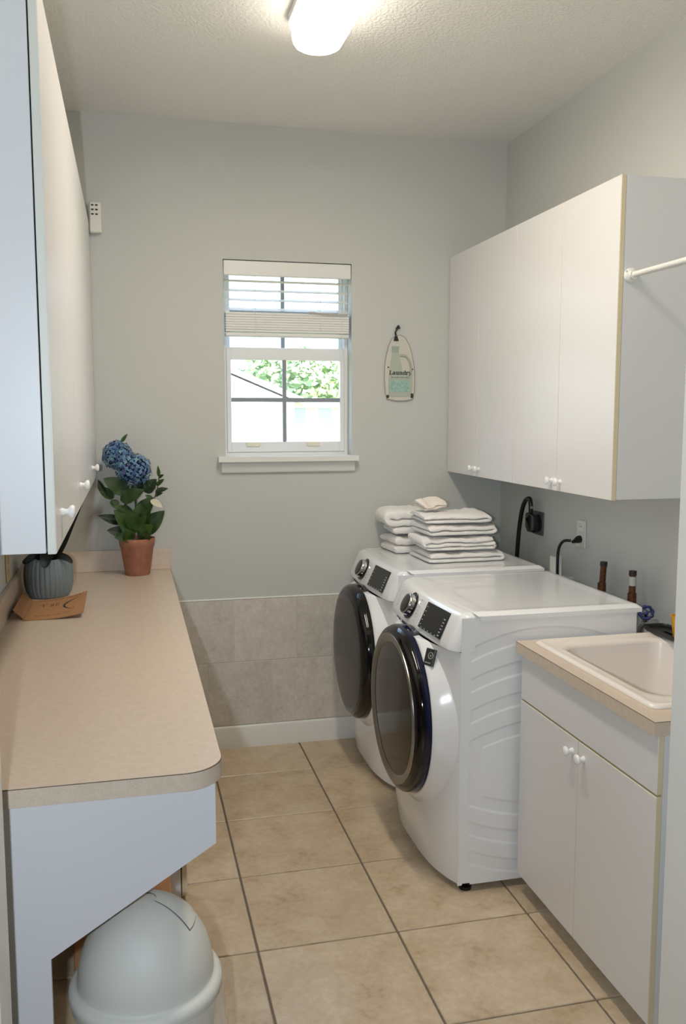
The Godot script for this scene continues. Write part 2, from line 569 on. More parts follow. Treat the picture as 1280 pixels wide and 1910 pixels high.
	for k in 8:
		obj(v, "slat", thick, M.trim, Vector3(0, 0.107 - k * 0.0118, rng.randf_range(-0.0015, 0.0015)))
	obj(v, "bottom_rail", boxm(Vector3(0.612, 0.018, 0.05), 0.004), M.trim, Vector3(0, 0.006, 0.0))
	for x in [-0.16, 0.16]:
		for z in [-0.026, 0.027]:
			obj(v, "ladder_cord", tube(S(), [Vector3(x, 0.31, z), Vector3(x, 0.01, z)], 0.0012, 6).commit(), M.trim)
	obj(v, "tilt_wand", tube(S(), curve([Vector3(0.10, 0.118, 0.034), Vector3(0.2, 0.112, 0.036), Vector3(0.295, 0.11, 0.036)], 6), 0.004, 8).commit(), mat(Color(0.75, 0.72, 0.68), 0.2), Vector3.ZERO, "clear grey tilt wand tucked across the slats")
	obj(v, "lift_cord", tube(S(), curve([Vector3(0.262, 0.3, 0.034), Vector3(0.264, 0.15, 0.036), Vector3(0.27, 0.0, 0.03), Vector3(0.275, -0.08, 0.025)], 6), 0.0015, 6).commit(), M.trim)

func _outside() -> void:
	var grass := mat(Color(0.45, 0.5, 0.32), 0.9)
	var lawn := obj(self, "lawn", cbox(S(), Vector3(60, 0.2, 60), 0.0, Vector3(0, -0.1, 0)).commit(), grass, Vector3(2, -0.6, -30.6))
	tag(lawn, "bright lawn outside between the window and the pale house", "lawn")
	lawn.set_meta("kind", "structure")
	var siding := mat(Color(0.93, 0.92, 0.90), 0.8)
	var roofm := mat(Color(0.88, 0.86, 0.84), 0.85)
	var h := thing("neighbour_house", "pale house with a white gable roof seen through the window", "house", Vector3(0.5, -0.6, -12))
	var wall := S()
	extrude(wall, PackedVector2Array([Vector2(-6, 0), Vector2(2.1, 0), Vector2(2.1, 2.5), Vector2(-2.0, 4.2), Vector2(-6, 2.5)]), 0.0, -6.0, func(u, v, w): return Vector3(u, v, w))
	obj(h, "wall", wall.commit(), siding)
	var wing := S()
	cbox(wing, Vector3(5.4, 2.4, 4.0), 0.0, Vector3(4.8, 1.2, -2.6))
	obj(h, "wing", wing.commit(), siding)
	obj(h, "wing_roof", boxm(Vector3(5.8, 0.14, 4.6), 0.02), roofm, Vector3(4.9, 2.46, -2.6))
	for sd in [-1.0, 1.0]:
		var rf := obj(h, "roof", boxm(Vector3(4.75, 0.1, 6.0), 0.02), roofm, Vector3(-1.95 + sd * 2.15, 3.39, -3.03))
		rf.rotation.z = -sd * atan2(1.7, 4.1)
	var glass := mat(Color(0.74, 0.80, 0.88), 0.2)
	var rose := mat(Color(0.88, 0.80, 0.80), 0.5)
	for q in [[1.36, 2.12, 0.3, 0.64, 0.01, rose], [0.6, 2.12, 0.3, 0.64, 0.01, glass], [2.29, 2.12, 0.26, 0.6, -0.58, glass], [2.80, 2.2, 0.27, 0.42, -0.58, glass]]:
		var f := obj(h, "window", boxm(Vector3(q[2] + 0.1, q[3] + 0.1, 0.06), 0.01), siding, Vector3(q[0], q[1], q[4]))
		obj(f, "pane", boxm(Vector3(q[2], q[3], 0.02), 0), q[5], Vector3(0, 0, 0.03))
	var leafm := StandardMaterial3D.new()
	leafm.vertex_color_use_as_albedo = true
	leafm.roughness = 0.6
	leafm.backlight_enabled = true
	leafm.backlight = Color(0.3, 0.4, 0.15)
	var bark := mat(Color(0.4, 0.33, 0.27), 0.9)
	var labels := ["pale green leafy tree right above the roof of the pale house", "broad leafy tree behind the gable of the pale house", "bushy green tree beyond the flat wing of the pale house"]
	var spots := [Vector3(4.0, 0, -20.6), Vector3(0.2, 0, -20.8), Vector3(7.9, 0, -20.8)]
	for k in 3:
		var t := thing("leafy_tree", labels[k], "tree", spots[k] + Vector3(0, -0.6, 0), "trees behind the neighbouring house")
		obj(t, "trunk", tube(S(), [Vector3(0, -0.1, 0), Vector3(0.05, 1.2, 0), Vector3(0, 2.4, 0)], 0.16, 10, 0.08).commit(), bark)
		var st := S()
		for n in 2600:
			var d := Vector3(rng.randfn(), rng.randfn(), rng.randfn()).normalized()
			var lump := 1.0 + 0.18 * sin(d.x * 7.0 + k) * cos(d.y * 6.0 + d.z * 5.0)
			var p := Vector3(d.x * 1.62, d.y * 1.3, d.z * 1.5) * lump * rng.randf_range(0.72, 1.0) + Vector3(0, 2.8, 0)
			var a := Vector3(rng.randfn(), rng.randfn() * 0.5, rng.randfn()).normalized()
			var b := a.cross(d).normalized()
			var s := rng.randf_range(0.09, 0.17)
			var g := rng.randf()
			st.set_color(Color(0.26 + 0.16 * g, 0.42 + 0.14 * g, 0.16 + 0.10 * g))
			poly(st, [p - a * s, p + b * s * 0.5, p + a * s, p - b * s * 0.5], d)
		var c := obj(t, "foliage", st.commit(), leafm)
		c.set_meta("kind", "stuff")

func _ceiling_light() -> void:
	var t := thing("ceiling_light", "long white wraparound fluorescent ceiling light with rounded ends", "ceiling light", Vector3(0.260, CEIL, 1.722))
	var pan := round_rect(-0.10, -0.62, 0.10, 0.62, 0.095, 12)
	var st := S()
	extrude(st, pan, -0.028, -0.0005, func(u, v, w): return Vector3(u, w, v))
	obj(t, "pan", st.commit(), mat(Color(0.86, 0.86, 0.84), 0.4))
	# diffuser: a shallow pillow of acrylic
	var P := []
	var rings := [[1.0, 0.0], [0.995, 0.022], [0.975, 0.046], [0.93, 0.062], [0.84, 0.074], [0.7, 0.081], [0.45, 0.086], [0.0, 0.088]]
	for r in rings:
		var row := PackedVector3Array()
		var ins := (1.0 - float(r[0])) * 0.0919
		for q in round_rect(-0.092 + ins, -0.612 + ins, 0.092 - ins, 0.612 - ins, maxf(0.088 - ins, 0.00005), 12): row.append(Vector3(q.x, -0.028 - r[1], q.y))
		P.append(row)
	var lens := StandardMaterial3D.new()
	lens.albedo_color = Color(0.95, 0.95, 0.93)
	lens.roughness = 0.4
	lens.emission_enabled = true
	lens.emission = Color(1.0, 0.955, 0.89)
	lens.emission_energy_multiplier = 9.5
	obj(t, "diffuser", grid(S(), P, Vector3(0, -0.04, 0), false, true).commit(), lens, Vector3.ZERO, "glowing white acrylic diffuser")
	var area := AreaLight3D.new()
	area.name = "tube_light"
	t.add_child(area)
	area.position = Vector3(0, -0.122, 0)
	area.rotation_degrees.x = -90
	area.area_size = Vector2(0.16, 1.15)
	area.light_color = Color(1.0, 0.955, 0.89)
	area.light_energy = 1.6
	area.area_range = 12
	area.shadow_enabled = true

# ------------------------------------------------------------------ cabinets
func knob_mesh() -> Mesh:        # axis +y, foot at 0
	return lathe(S(), [Vector2(0.0, 0.0), Vector2(0.009, 0.0), Vector2(0.0085, 0.004), Vector2(0.006, 0.009), Vector2(0.007, 0.014), Vector2(0.014, 0.019), Vector2(0.0155, 0.023), Vector2(0.0145, 0.027), Vector2(0.009, 0.0295), Vector2(0.0, 0.030)], 20).commit()

# door in the plane x = front, facing dir; z and y from corner to corner; a cream-edged board with a white face
func door(root: Node3D, front: float, dir: float, a: Vector2, b: Vector2, knob: Vector2, edge: Material, called := "door") -> void:
	var d := spanbox(root, called, Vector3(front - dir * 0.018, a.y, a.x), Vector3(front - dir * 0.0012, b.y, b.x), edge, 0.001)
	var f := boxm(Vector3(0.0024, b.y - a.y - 0.002, b.x - a.x - 0.002), 0.0006)
	obj(d, "face", f, M.white, Vector3(dir * 0.0084, 0, 0), "smooth white laminate face")
	if knob != Vector2.INF:
		var k := obj(d, "knob", knob_mesh(), M.knob, Vector3(dir * 0.0092, knob.y - (a.y + b.y) * 0.5, knob.x - (a.x + b.x) * 0.5), "round white knob")
		k.rotation_degrees.z = -90 * dir

func carcass(root: Node3D, a: Vector3, b: Vector3, m: Material) -> void:
	var t := 0.016
	var x0 := a.x
	var x1 := b.x
	spanbox(root, "side_panel", Vector3(x0, a.y, a.z), Vector3(x1, b.y, a.z + t), m, 0.001)
	spanbox(root, "side_panel", Vector3(x0, a.y, b.z - t), Vector3(x1, b.y, b.z), m, 0.001)
	spanbox(root, "top_panel", Vector3(x0, b.y - t, a.z + t), Vector3(x1, b.y, b.z - t), m, 0.001)
	spanbox(root, "bottom_panel", Vector3(x0, a.y, a.z + t), Vector3(x1, a.y + t, b.z - t), m, 0.001)

func _upper_cabinets() -> void:
	# right wall: two double units over the machines
	var y0 := 1.381
	var y1 := 2.458
	var xf := 1.1915
	var names := ["white double-door upper cabinet against the corner above the clothes dryer", "white double-door upper cabinet with the closet rod fixed to its side"]
	for k in 2:
		var z0 := 0.004 if k == 0 else 0.803
		var z1 := 0.801 if k == 0 else 1.610
		var c := thing("upper_cabinet", names[k], "cabinet", Vector3(XR, y0, z0))
		carcass(c, Vector3(xf + 0.0195, y0, z0), Vector3(XR - 0.0005, y1, z1), M.carcass)
		var zm := (z0 + z1) * 0.5 - (0.005 if k == 0 else 0.0)
		door(c, xf, -1.0, Vector2(z0 + 0.001, y0 - 0.002), Vector2(zm - 0.001, y1), Vector2(zm - 0.035, y0 + 0.036), M.cream)
		door(c, xf, -1.0, Vector2(zm + 0.001, y0 - 0.002), Vector2(z1 + 0.001, y1), Vector2(zm + 0.035, y0 + 0.036), M.cream)
	# left wall: three units over the counter
	var lx := -0.5584
	var ly1 := 2.54
	var ln := ["white upper cabinet in the back corner above the hydrangea", "white upper cabinet between two others above the long counter", "white upper cabinet at the doorway end above the counter"]
	var edge := mat(Color(0.86, 0.86, 0.82), 0.45)
	for k in 3:
		var z0 := 0.005 + k * 0.799
		var z1 := z0 + 0.797
		var c := thing("upper_cabinet", ln[k], "cabinet", Vector3(XL, 1.384, z0))
		carcass(c, Vector3(XL + 0.0005, 1.384, z0), Vector3(lx - 0.021, ly1, z1), M.carcass)
		door(c, lx, 1.0, Vector2(z0 + 0.001, 1.382), Vector2(z1 + 0.001, ly1), Vector2([0.5, 1.43, 2.22][k], 1.452), edge)
	# closet rod from the right cabinet's side to the doorway wall
	var rod := thing("closet_rod", "white closet rod running from the upper cabinet side to the doorway wall", "rod", Vector3(1.234, 2.133, 1.611))
	obj(rod, "pole", tube(S(), [Vector3(0, 0, 0.012), Vector3(0, 0, 0.5), Vector3(0, 0, NEAR - 1.611 - 0.012)], 0.0095, 14).commit(), M.trim)
	for e in [[0.0, 1.0], [NEAR - 1.611, -1.0]]:
		var s := S()
		lathe(s, [Vector2(0, 0), Vector2(0.024, 0), Vector2(0.024, 0.008), Vector2(0.019, 0.012), Vector2(0.0145, 0.014), Vector2(0.0145, 0.026), Vector2(0.0, 0.026)], 24)
		var f := obj(rod, "socket", s.commit(), M.trim, Vector3(0, 0, e[0] + e[1] * 0.0005))
		f.rotation_degrees.x = 90 * e[1]
		for sx in [-0.016, 0.016]:
			obj(f, "screw", lathe(S(), [Vector2(0.0045, 0.0), Vector2(0.0045, 0.002), Vector2(0, 0.0025)], 10).commit(), mat(Color(0.45, 0.43, 0.40), 0.4, 0.6), Vector3(sx, 0.0085, -0.010 * e[1]))

func _counter() -> void:
	var yt := 0.929
	var x1 := -0.226
	var z1 := 2.52
	var t := thing("long_counter", "long beige laminate counter with rounded corner and angled white end panel", "counter", Vector3(XL, 0, 0))
	var rel := func(u, v, w): return Vector3(u - XL, w, v)
	var out := func(ins: float) -> PackedVector2Array:
		var pg := PackedVector2Array([Vector2(XL + 0.0005, 0.0005)])
		pg.append(Vector2(x1 - ins, 0.0005))
		var r := 0.085
		for k in 13:
			var a := PI * 0.5 * k / 12.0
			pg.append(Vector2(x1 - ins - r, z1 - ins - r) + Vector2(cos(a), sin(a)) * r)
		pg.append(Vector2(XL + 0.0005, z1 - ins))
		return pg
	obj(t, "core", extrude(S(), out.call(0.0), yt - 0.040, yt - 0.0024, rel).commit(), M.laminate, Vector3.ZERO, "beige laminate edge")
	obj(t, "seam", extrude(S(), out.call(-0.0004), yt - 0.0024, yt - 0.0010, rel).commit(), M.seam, Vector3.ZERO, "thin dark seam under the worktop laminate")
	obj(t, "worktop", extrude(S(), out.call(0.0005), yt - 0.0010, yt, rel).commit(), M.laminate, Vector3.ZERO, "speckled beige laminate worktop")
	var bs: Material = M.laminate
	spanbox(t, "backsplash", Vector3(XL + 0.02, yt, 0.0008), Vector3(x1 + 0.002, yt + 0.10, 0.0198), bs, 0.0015, "low beige laminate upstand on the back wall")
	spanbox(t, "backsplash", Vector3(XL + 0.0008, yt, 0.0008), Vector3(XL + 0.0198, yt + 0.10, z1), bs, 0.0015, "low laminate upstand along the left wall")
	# end panel with its slanted cut
	var pg := PackedVector2Array([Vector2(XL + 0.001, 0.0), Vector2(-0.592, 0.0), Vector2(-0.592, 0.540), Vector2(-0.245, 0.755), Vector2(-0.245, yt - 0.0405), Vector2(XL + 0.001, yt - 0.0405)])
	obj(t, "end_panel", extrude(S(), pg, 2.474, 2.492, func(u, v, w): return Vector3(u - XL, v, w)).commit(), mat(Color(0.84, 0.84, 0.85), 0.4), Vector3.ZERO, "white end panel with a slanted lower edge")
	# base cabinet under the far part of the counter
	var c := thing("base_cabinet", "white base cabinet under the beige counter beyond the swing-top bin", "cabinet", Vector3(XL, 0, 0.02))
	var m: Material = M.carcass
	spanbox(c, "side_panel", Vector3(XL + 0.002, 0.0, 1.384), Vector3(-0.272, yt - 0.0405, 1.40), m, 0.001)
	spanbox(c, "side_panel", Vector3(XL + 0.002, 0.0, 0.02), Vector3(-0.272, yt - 0.0405, 0.036), m, 0.001)
	spanbox(c, "bottom_panel", Vector3(XL + 0.002, 0.085, 0.036), Vector3(-0.272, 0.101, 1.384), m, 0.001)
	spanbox(c, "toe_kick", Vector3(-0.345, 0.0, 0.036), Vector3(-0.33, 0.085, 1.384), m, 0.001)
	for k in 3:
		var z0 := 0.021 + k * 0.46
		door(c, -0.250, 1.0, Vector2(z0 + 0.001, 0.03), Vector2(z0 + 0.459, 0.87), Vector2(z0 + 0.42, 0.80), M.cream)
	# things kept in the knee space
	var box := thing("cardboard_box", "brown cardboard box under the counter beside the white base cabinet", "box", Vector3(-0.44, 0.0, 1.62))
	spanbox(box, "carton", Vector3(-0.60, 0.0, 1.45), Vector3(-0.315, 0.24, 1.80), M.card, 0.004)
	spanbox(box, "flap", Vector3(-0.60, 0.2402, 1.452), Vector3(-0.317, 0.2435, 1.62), M.card, 0.001)
	spanbox(box, "flap", Vector3(-0.60, 0.2402, 1.624), Vector3(-0.317, 0.2435, 1.798), M.card, 0.001)
	# folded carton with print lying on the counter
	var im := Image.create(256, 256, false, Image.FORMAT_RGB8)
	im.fill(Color(0.68, 0.50, 0.335))
	var nn := noise(73, 0.05, 3)
	for y in 256:
		for x in 256:
			var q := nn.get_noise_2d(x, y * 6.0) * 0.03
			im.set_pixel(x, y, Color(0.68 + q, 0.50 + q, 0.335 + q))
	var ink := Color(0.20, 0.13, 0.09)
	for g in [[30, 18, 120, 8], [160, 18, 60, 7], [44, 66, 30, 12], [60, 78, 10, 24], [95, 74, 18, 34], [118, 66, 14, 44], [40, 212, 110, 9], [165, 208, 30, 6]]:      # rows of small illegible print
		var x: int = g[0]
		while x < g[0] + g[2]:
			var w := rng.randi_range(3, 9)
			im.fill_rect(Rect2i(x, g[1] + rng.randi_range(-1, 1), w, g[3]), ink.lerp(Color(0.68, 0.5, 0.335), rng.randf_range(0.25, 0.65)))
			x += w + rng.randi_range(2, 6)
	for k in 140:                                  # the curved mark
		var s := k / 139.0
		var p := Vector2(226, 40).bezier_interpolate(Vector2(150, 90), Vector2(140, 130), Vector2(192, 172), minf(s * 1.15, 1.0))
		if s > 0.87: p = Vector2(192, 172) + Vector2(cos(2.2 - (s - 0.87) * 18.0) * 11 + 6, sin(2.2 - (s - 0.87) * 18.0) * 11 - 8)
		var r := 2.0 + 7.0 * sin(PI * clampf(s * 1.1, 0.0, 1.0))
		im.fill_rect(Rect2i(int(p.x - r * 0.5), int(p.y - r * 0.5), int(r), int(r)), ink.lerp(Color.BLACK, 0.4))
	var pm := StandardMaterial3D.new()
	pm.albedo_texture = ImageTexture.create_from_image(im)
	pm.roughness = 0.85
	var cd := thing("flattened_carton", "printed brown cardboard sheet lying before the ribbed blue planter", "cardboard", Vector3(-0.69, yt, 0.83))
	var st := S()
	var pts := []
	for i in 9:
		var row := PackedVector3Array()
		for j in 13:
			var u := i / 8.0
			var v := j / 12.0
			var x := lerpf(-0.105, 0.105, u)
			var z := lerpf(-0.17, 0.17, v)
			row.append(Vector3(x, 0.004 + 0.020 * pow(u, 3.0) * 1.0 + 0.012 * (1.0 - v) * u, z))
		pts.append(row)
	for i in 8:
		for j in 12:
			for q in [[0, 0, 1, 0, 1, 1], [0, 0, 1, 1, 0, 1]]:
				for e in 3:
					var ii: int = i + q[e * 2]
					var jj: int = j + q[e * 2 + 1]
					st.set_uv(Vector2(ii / 8.0, jj / 12.0))
					st.set_normal(Vector3(-0.1, 1, 0.03).normalized())
					st.add_vertex(pts[ii][jj])
	obj(cd, "sheet", st.commit(), pm, Vector3.ZERO, "brown sheet with dark print and a curved mark")
	var under := []
	for row in pts:
		var r2 := PackedVector3Array()
		for p in row: r2.append(p - Vector3(0, 0.0035, 0))
		under.append(r2)
	var us := grid(S(), under, Vector3(0, 1, 0))
	for e in [[pts[8], under[8]], [pts[0], under[0]]]:
		for j in 12: poly(us, [e[0][j], e[0][j + 1], e[1][j + 1], e[1][j]], Vector3(1, 0, 0))
	for e in [0, 12]:
		for i in 8: poly(us, [pts[i][e], pts[i + 1][e], under[i + 1][e], under[i][e]], Vector3(0, 0, 1))
	obj(cd, "underside", us.commit(), M.card)
	var fl := obj(cd, "side_flap", boxm(Vector3(0.050, 0.0035, 0.32), 0.001), M.card, Vector3(-0.1235, 0.0215, -0.006), "raised cardboard flap")
	fl.rotation_degrees.z = -46

# ------------------------------------------------------------------ washing machine and dryer
func bow(z: float) -> float:
	return 0.612 + 0.062 * pow(absf(z) / MW, 3.2)

func bow_top(z: float) -> float:      # the control panel is flatter than the front below it
	return 0.618 + 0.020 * pow(z / MW, 2.0)

func fascia_at(z: float, s: float) -> Transform3D:       # s metres up the sloped control panel from its middle
	var e1 := Vector3(2.0 * 0.020 * z / (MW * MW), 0, 1).normalized()
	var e2 := Vector3(0.036, 0.075, 0).normalized()
	var n := e1.cross(e2).normalized()
	e2 = n.cross(e1).normalized()
	return Transform3D(Basis(e1, e2, n), Vector3(bow_top(z) + 0.022, 0.9375, z) + e2 * s)

func side_recess(x: float, y: float) -> float:
	var q := pow(x - 0.99, 2.0) * 0.78
	var d := 0.0
	var sm := func(v: float, lo: float, hi: float) -> float: return smoothstep(lo - 0.003, lo + 0.003, v) * (1.0 - smoothstep(hi - 0.003, hi + 0.003, v))
	var inx: float = sm.call(x, 0.715, 1.275)
	for y0 in [0.938, 0.828, 0.717, 0.609]: d = maxf(d, inx * sm.call(y, y0 - q - 0.046, y0 - q))
	for y0 in [0.259, 0.152, 0.046]: d = maxf(d, inx * sm.call(y, y0 + q, y0 + q + 0.047))
	d = maxf(d, maxf(sm.call(x, 0.715, 0.762), sm.call(x, 1.228, 1.275)) * sm.call(y, 0.259 + q + 0.01, 0.609 - q - 0.01))
	return d

func machine(called: String, label: String, zc: float, dryer: bool) -> Node3D:
	var t := thing(called, label, "dryer" if dryer else "washing machine", Vector3(0, 0, zc))
	var en: Material = M.enamel
	var XB := 1.34
	# carcass: back, far side and floor pan
	var st := S()
	cbox(st, Vector3(0.012, 0.95, MW * 2 - 0.03), 0.002, Vector3(XB - 0.012, 0.505, 0))
	cbox(st, Vector3(XB - 0.69, 0.95, 0.012), 0.002, Vector3((XB + 0.68) * 0.5, 0.505, -MW + 0.006))
	cbox(st, Vector3(XB - 0.70, 0.02, MW * 2 - 0.03), 0.002, Vector3((XB + 0.70) * 0.5, 0.045, 0))
	obj(t, "body", st.commit(), en)
	# near side with its pressed ribs
	var P := []
	var nx := 40 if dryer else 130
	var ny := 60 if dryer else 300
	for i in nx + 1:
		var row := PackedVector3Array()
		for j in ny + 1:
			var x := lerpf(0.6762, XB, float(i) / nx)
			var y := lerpf(0.028, 0.984, float(j) / ny)
			row.append(Vector3(x, y, MW - 0.0022 * side_recess(x, y)))
		P.append(row)
	obj(t, "side_panel", grid(S(), P, Vector3(1, 0.5, 0)).commit(), en, Vector3.ZERO, "white side with pressed curved ribs")
	# bowed front panel
	P = []
	for i in 41:
		var row := PackedVector3Array()
		var z := lerpf(-MW, MW, i / 40.0)
		for j in 9:
			var y := lerpf(0.028, 0.865, j / 8.0)
			row.append(Vector3(bow(z) + 0.012 * pow(maxf(0.0, 0.09 - y) / 0.06, 2.0), y, z))
		P.append(row)
	var fs := grid(S(), P, Vector3(1, 0.5, 0))
	for s in [-1.0, 1.0]: cbox(fs, Vector3(0.006, 0.836, 0.002), 0.0, Vector3(bow(MW) + 0.0032, 0.446, s * (MW - 0.002)))
	var lowp := PackedVector2Array()
	for i in 21:
		var z := lerpf(-MW, MW, i / 20.0)
		lowp.append(Vector2(bow(z) + 0.017, z))
	lowp.append(Vector2(0.72, MW)); lowp.append(Vector2(0.72, -MW))
	extrude(fs, lowp, 0.028, 0.034, func(u, v, w): return Vector3(u, w, v))
	obj(t, "front_panel", fs.commit(), en, Vector3.ZERO, "bowed white front")
	# sloped control panel, rounded over into the top
	var prof := [Vector2(0.07, 0.8665), Vector2(0.006, 0.867), Vector2(0.001, 0.869), Vector2(0.0, 0.874), Vector2(0.004, 0.895), Vector2(0.022, 0.9375), Vector2(0.038, 0.972), Vector2(0.044, 0.983), Vector2(0.053, 0.991), Vector2(0.066, 0.9965), Vector2(0.085, 0.998), Vector2(0.11, 0.998)]
	P = []
	var zs := []
	for i in 41: zs.append([lerpf(-MW + 0.036, MW - 0.036, i / 40.0), 0.0])
	var arc := []
	for k in range(1, 7):
		var a := PI * 0.5 * k / 6.0
		arc.append([0.036 * sin(a), 0.036 * (1.0 - cos(a))])
	var rows := []
	for k in range(arc.size() - 1, -1, -1): rows.append([-MW + 0.036 - arc[k][0], arc[k][1]])
	rows.append_array(zs)
	for k in arc: rows.append([MW - 0.036 + k[0], k[1]])
	for r in rows:
		var row := PackedVector3Array()
		for p in prof:
			var k: float = 1.0
			row.append(Vector3(bow_top(r[0]) + p.x + r[1] * k * clampf(1.0 - p.x / 0.11, 0.0, 1.0), p.y - r[1] * 0.5 * clampf((p.y - 0.93) / 0.06, 0.0, 1.0), r[0]))
		P.append(row)
	var cp := grid(S(), P, Vector3(0.9, 0.8, 0))
	for s in [-1.0, 1.0]:        # close the cheeks
		var rr: PackedVector3Array = P[0] if s < 0 else P[P.size() - 1]
		var cheek := []
		for q in rr: cheek.append(q + Vector3(0, 0, s * 0.0008))
		poly(cp, cheek, Vector3(0, 0, s))
	obj(t, "control_panel", cp.commit(), en, Vector3.ZERO, "sloped white control panel")
	# lid with a shallow sunk field
	P = []
	for i in 49:
		var row := PackedVector3Array()
		for j in 49:
			var z := lerpf(-MW - 0.004, MW + 0.004, i / 48.0)
			var x := lerpf(bow_top(clampf(z, -MW, MW)) + 0.085, XB + 0.018, j / 48.0)
			var e := minf(MW + 0.004 - absf(z), XB + 0.018 - x)
			var y := 1.0 - 0.012 * pow(1.0 - clampf(e / 0.02, 0.0, 1.0), 2.5)
			var f := minf(minf(MW - 0.035 - absf(z), XB - 0.035 - x), x - 0.78)
			y -= 0.0022 * smoothstep(-0.012, 0.012, f)
			if j == 0: y = 0.9975
			row.append(Vector3(x, y, z))
		P.append(row)
	var ls := grid(S(), P, Vector3(1, 0.5, 0))
	var lid := PackedVector2Array()
	for i in 21:
		var z := lerpf(-MW - 0.004, MW + 0.004, i / 20.0)
		lid.append(Vector2(bow_top(clampf(z, -MW, MW)) + 0.105, z))
	lid.append(Vector2(XB + 0.018, MW + 0.004)); lid.append(Vector2(XB + 0.018, -MW - 0.004))
	extrude(ls, lid, 0.9725, 0.9885, func(u, v, w): return Vector3(u, w, v))
	obj(t, "lid", ls.commit(), en, Vector3.ZERO, "glossy white top with a sunk field")
	# controls
	var tf := fascia_at(0.167, 0.0)
	var disp := obj(t, "display", boxm(Vector3(0.204, 0.100, 0.004), 0.001), mat(Color(0.03, 0.032, 0.04), 0.18), Vector3.ZERO, "black touch display")
	disp.transform = tf.translated_local(Vector3(0, 0, 0.001))
	var mk := S()
	for k in 6: cbox(mk, Vector3(0.014, 0.0035, 0.0006), 0, Vector3(0.082, -0.040 + k * 0.012, 0.0023))
	for k in 5: cbox(mk, Vector3(0.008, 0.003, 0.0006), 0, Vector3(-0.088, -0.036 + k * 0.017, 0.0023))
	for k in 5: cbox(mk, Vector3(0.009, 0.003, 0.0006), 0, Vector3(-0.07 + k * 0.032, -0.046, 0.0023))
	obj(disp, "markings", mk.commit(), mat(Color(0.70, 0.72, 0.72), 0.5), Vector3.ZERO, "small pale key markings").set_meta("kind", "stuff")
	var kz := -0.085
	var ring := obj(t, "dial", lathe(S(), [Vector2(0.0, 0.0), Vector2(0.053, 0.0), Vector2(0.054, 0.004), Vector2(0.050, 0.006), Vector2(0.045, 0.006)], 36).commit(), M.gloss_black, Vector3.ZERO, "black ring round the dial")
	ring.transform = fascia_at(kz, 0.0) * Transform3D(Basis(Vector3.RIGHT, PI * 0.5), Vector3.ZERO)
	obj(ring, "collar", lathe(S(), [Vector2(0.0435, 0.004), Vector2(0.042, 0.020), Vector2(0.0395, 0.027), Vector2(0.037, 0.028), Vector2(0.036, 0.025)], 36).commit(), M.chrome, Vector3.ZERO, "chrome collar")
	obj(ring, "cap", lathe(S(), [Vector2(0.0372, 0.024), Vector2(0.036, 0.031), Vector2(0.031, 0.0325), Vector2(0.0, 0.033)], 36).commit(), mat(Color(0.16, 0.16, 0.165), 0.3), Vector3.ZERO, "dark dial cap")
	var slit := obj(t, "power_key", boxm(Vector3(0.012, 0.055, 0.004), 0.001), M.black, Vector3.ZERO, "narrow black key")
	slit.transform = fascia_at(-0.185, 0.0)
	var dots := S()
	for k in 7: cbox(dots, Vector3(0.012, 0.002, 0.0006), 0, Vector3(-0.009, -0.042 + k * 0.014, 0.0))
	var dm := obj(t, "dial_legend", dots.commit(), mat(Color(0.62, 0.63, 0.64), 0.6), Vector3.ZERO, "faint grey legend beside the dial")
	dm.set_meta("kind", "stuff")
	dm.transform = fascia_at(0.005, 0.0).translated_local(Vector3(0, 0, 0.0012))
	if not dryer:
		var lip := obj(t, "drawer_lip", boxm(Vector3(0.012, 0.07, 0.006), 0.003), mat(Color(0.80, 0.81, 0.82), 0.3), Vector3.ZERO, "lip of the detergent drawer")
		lip.transform = fascia_at(-0.262, 0.0)
		var bd := obj(t, "badge", boxm(Vector3(0.044, 0.060, 0.010), 0.001), mat(Color(0.20, 0.20, 0.20), 0.3), Vector3.ZERO, "small dark square badge with a ringed emblem")
		var bn := Vector3(-0.86, 0.30, 0.40).normalized()
		var bx := Vector3.UP.cross(bn).normalized()
		bd.transform = Transform3D(Basis(bx, bn.cross(bx), bn), Vector3(0.6065, 0.822, 0.236))
		var em := S()
		var cr := []
		for k in 25: cr.append(Vector3(cos(TAU * k / 24.0) * 0.011 + 0.006, sin(TAU * k / 24.0) * 0.011 + 0.006, 0.0054))
		tube(em, cr, 0.0018, 6)
		cbox(em, Vector3(0.03, 0.004, 0.001), 0, Vector3(-0.002, -0.02, 0.0052))
		cbox(em, Vector3(0.007, 0.007, 0.001), 0, Vector3(0.006, 0.006, 0.0052))
		obj(bd, "emblem", em.commit(), mat(Color(0.62, 0.62, 0.60), 0.4))
	# door: lathed round -x
	var to := Transform3D(Basis(Vector3(0, 0, 1), Vector3(-1, 0, 0), Vector3(0, -1, 0)), Vector3(0.668, 0.568, 0.0))
	var bz := []
	for q in [[0.354, 0.0], [0.349, 0.12], [0.340, 0.45], [0.330, 0.80], [0.323, 0.97], [0.318, 1.0], [0.313, 0.93]]:
		var row := PackedVector3Array()
		for k in 96:
			var an := TAU * k / 96.0
			var z: float = cos(an) * q[0]
			row.append(Vector3(lerpf(bow(z) + 0.001, 0.588, q[1]), 0.568 + minf(sin(an) * q[0], 0.297), z))
		bz.append(row)
	obj(t, "door_bezel", grid(S(), bz, Vector3(1, 0.568, 0), false, true).commit(), en, Vector3.ZERO, "white moulded surround of the door")
	var rimm: Material = M.gloss_black
	var d := obj(t, "door", lathe(S(), [Vector2(0.309, 0.0), Vector2(0.3115, 0.090), Vector2(0.3125, 0.101), Vector2(0.309, 0.112), Vector2(0.302, 0.122), Vector2(0.292, 0.129), Vector2(0.282, 0.1315), Vector2(0.280, 0.128)], 72).commit(), rimm, Vector3.ZERO, "round black door rim")
	d.transform = to
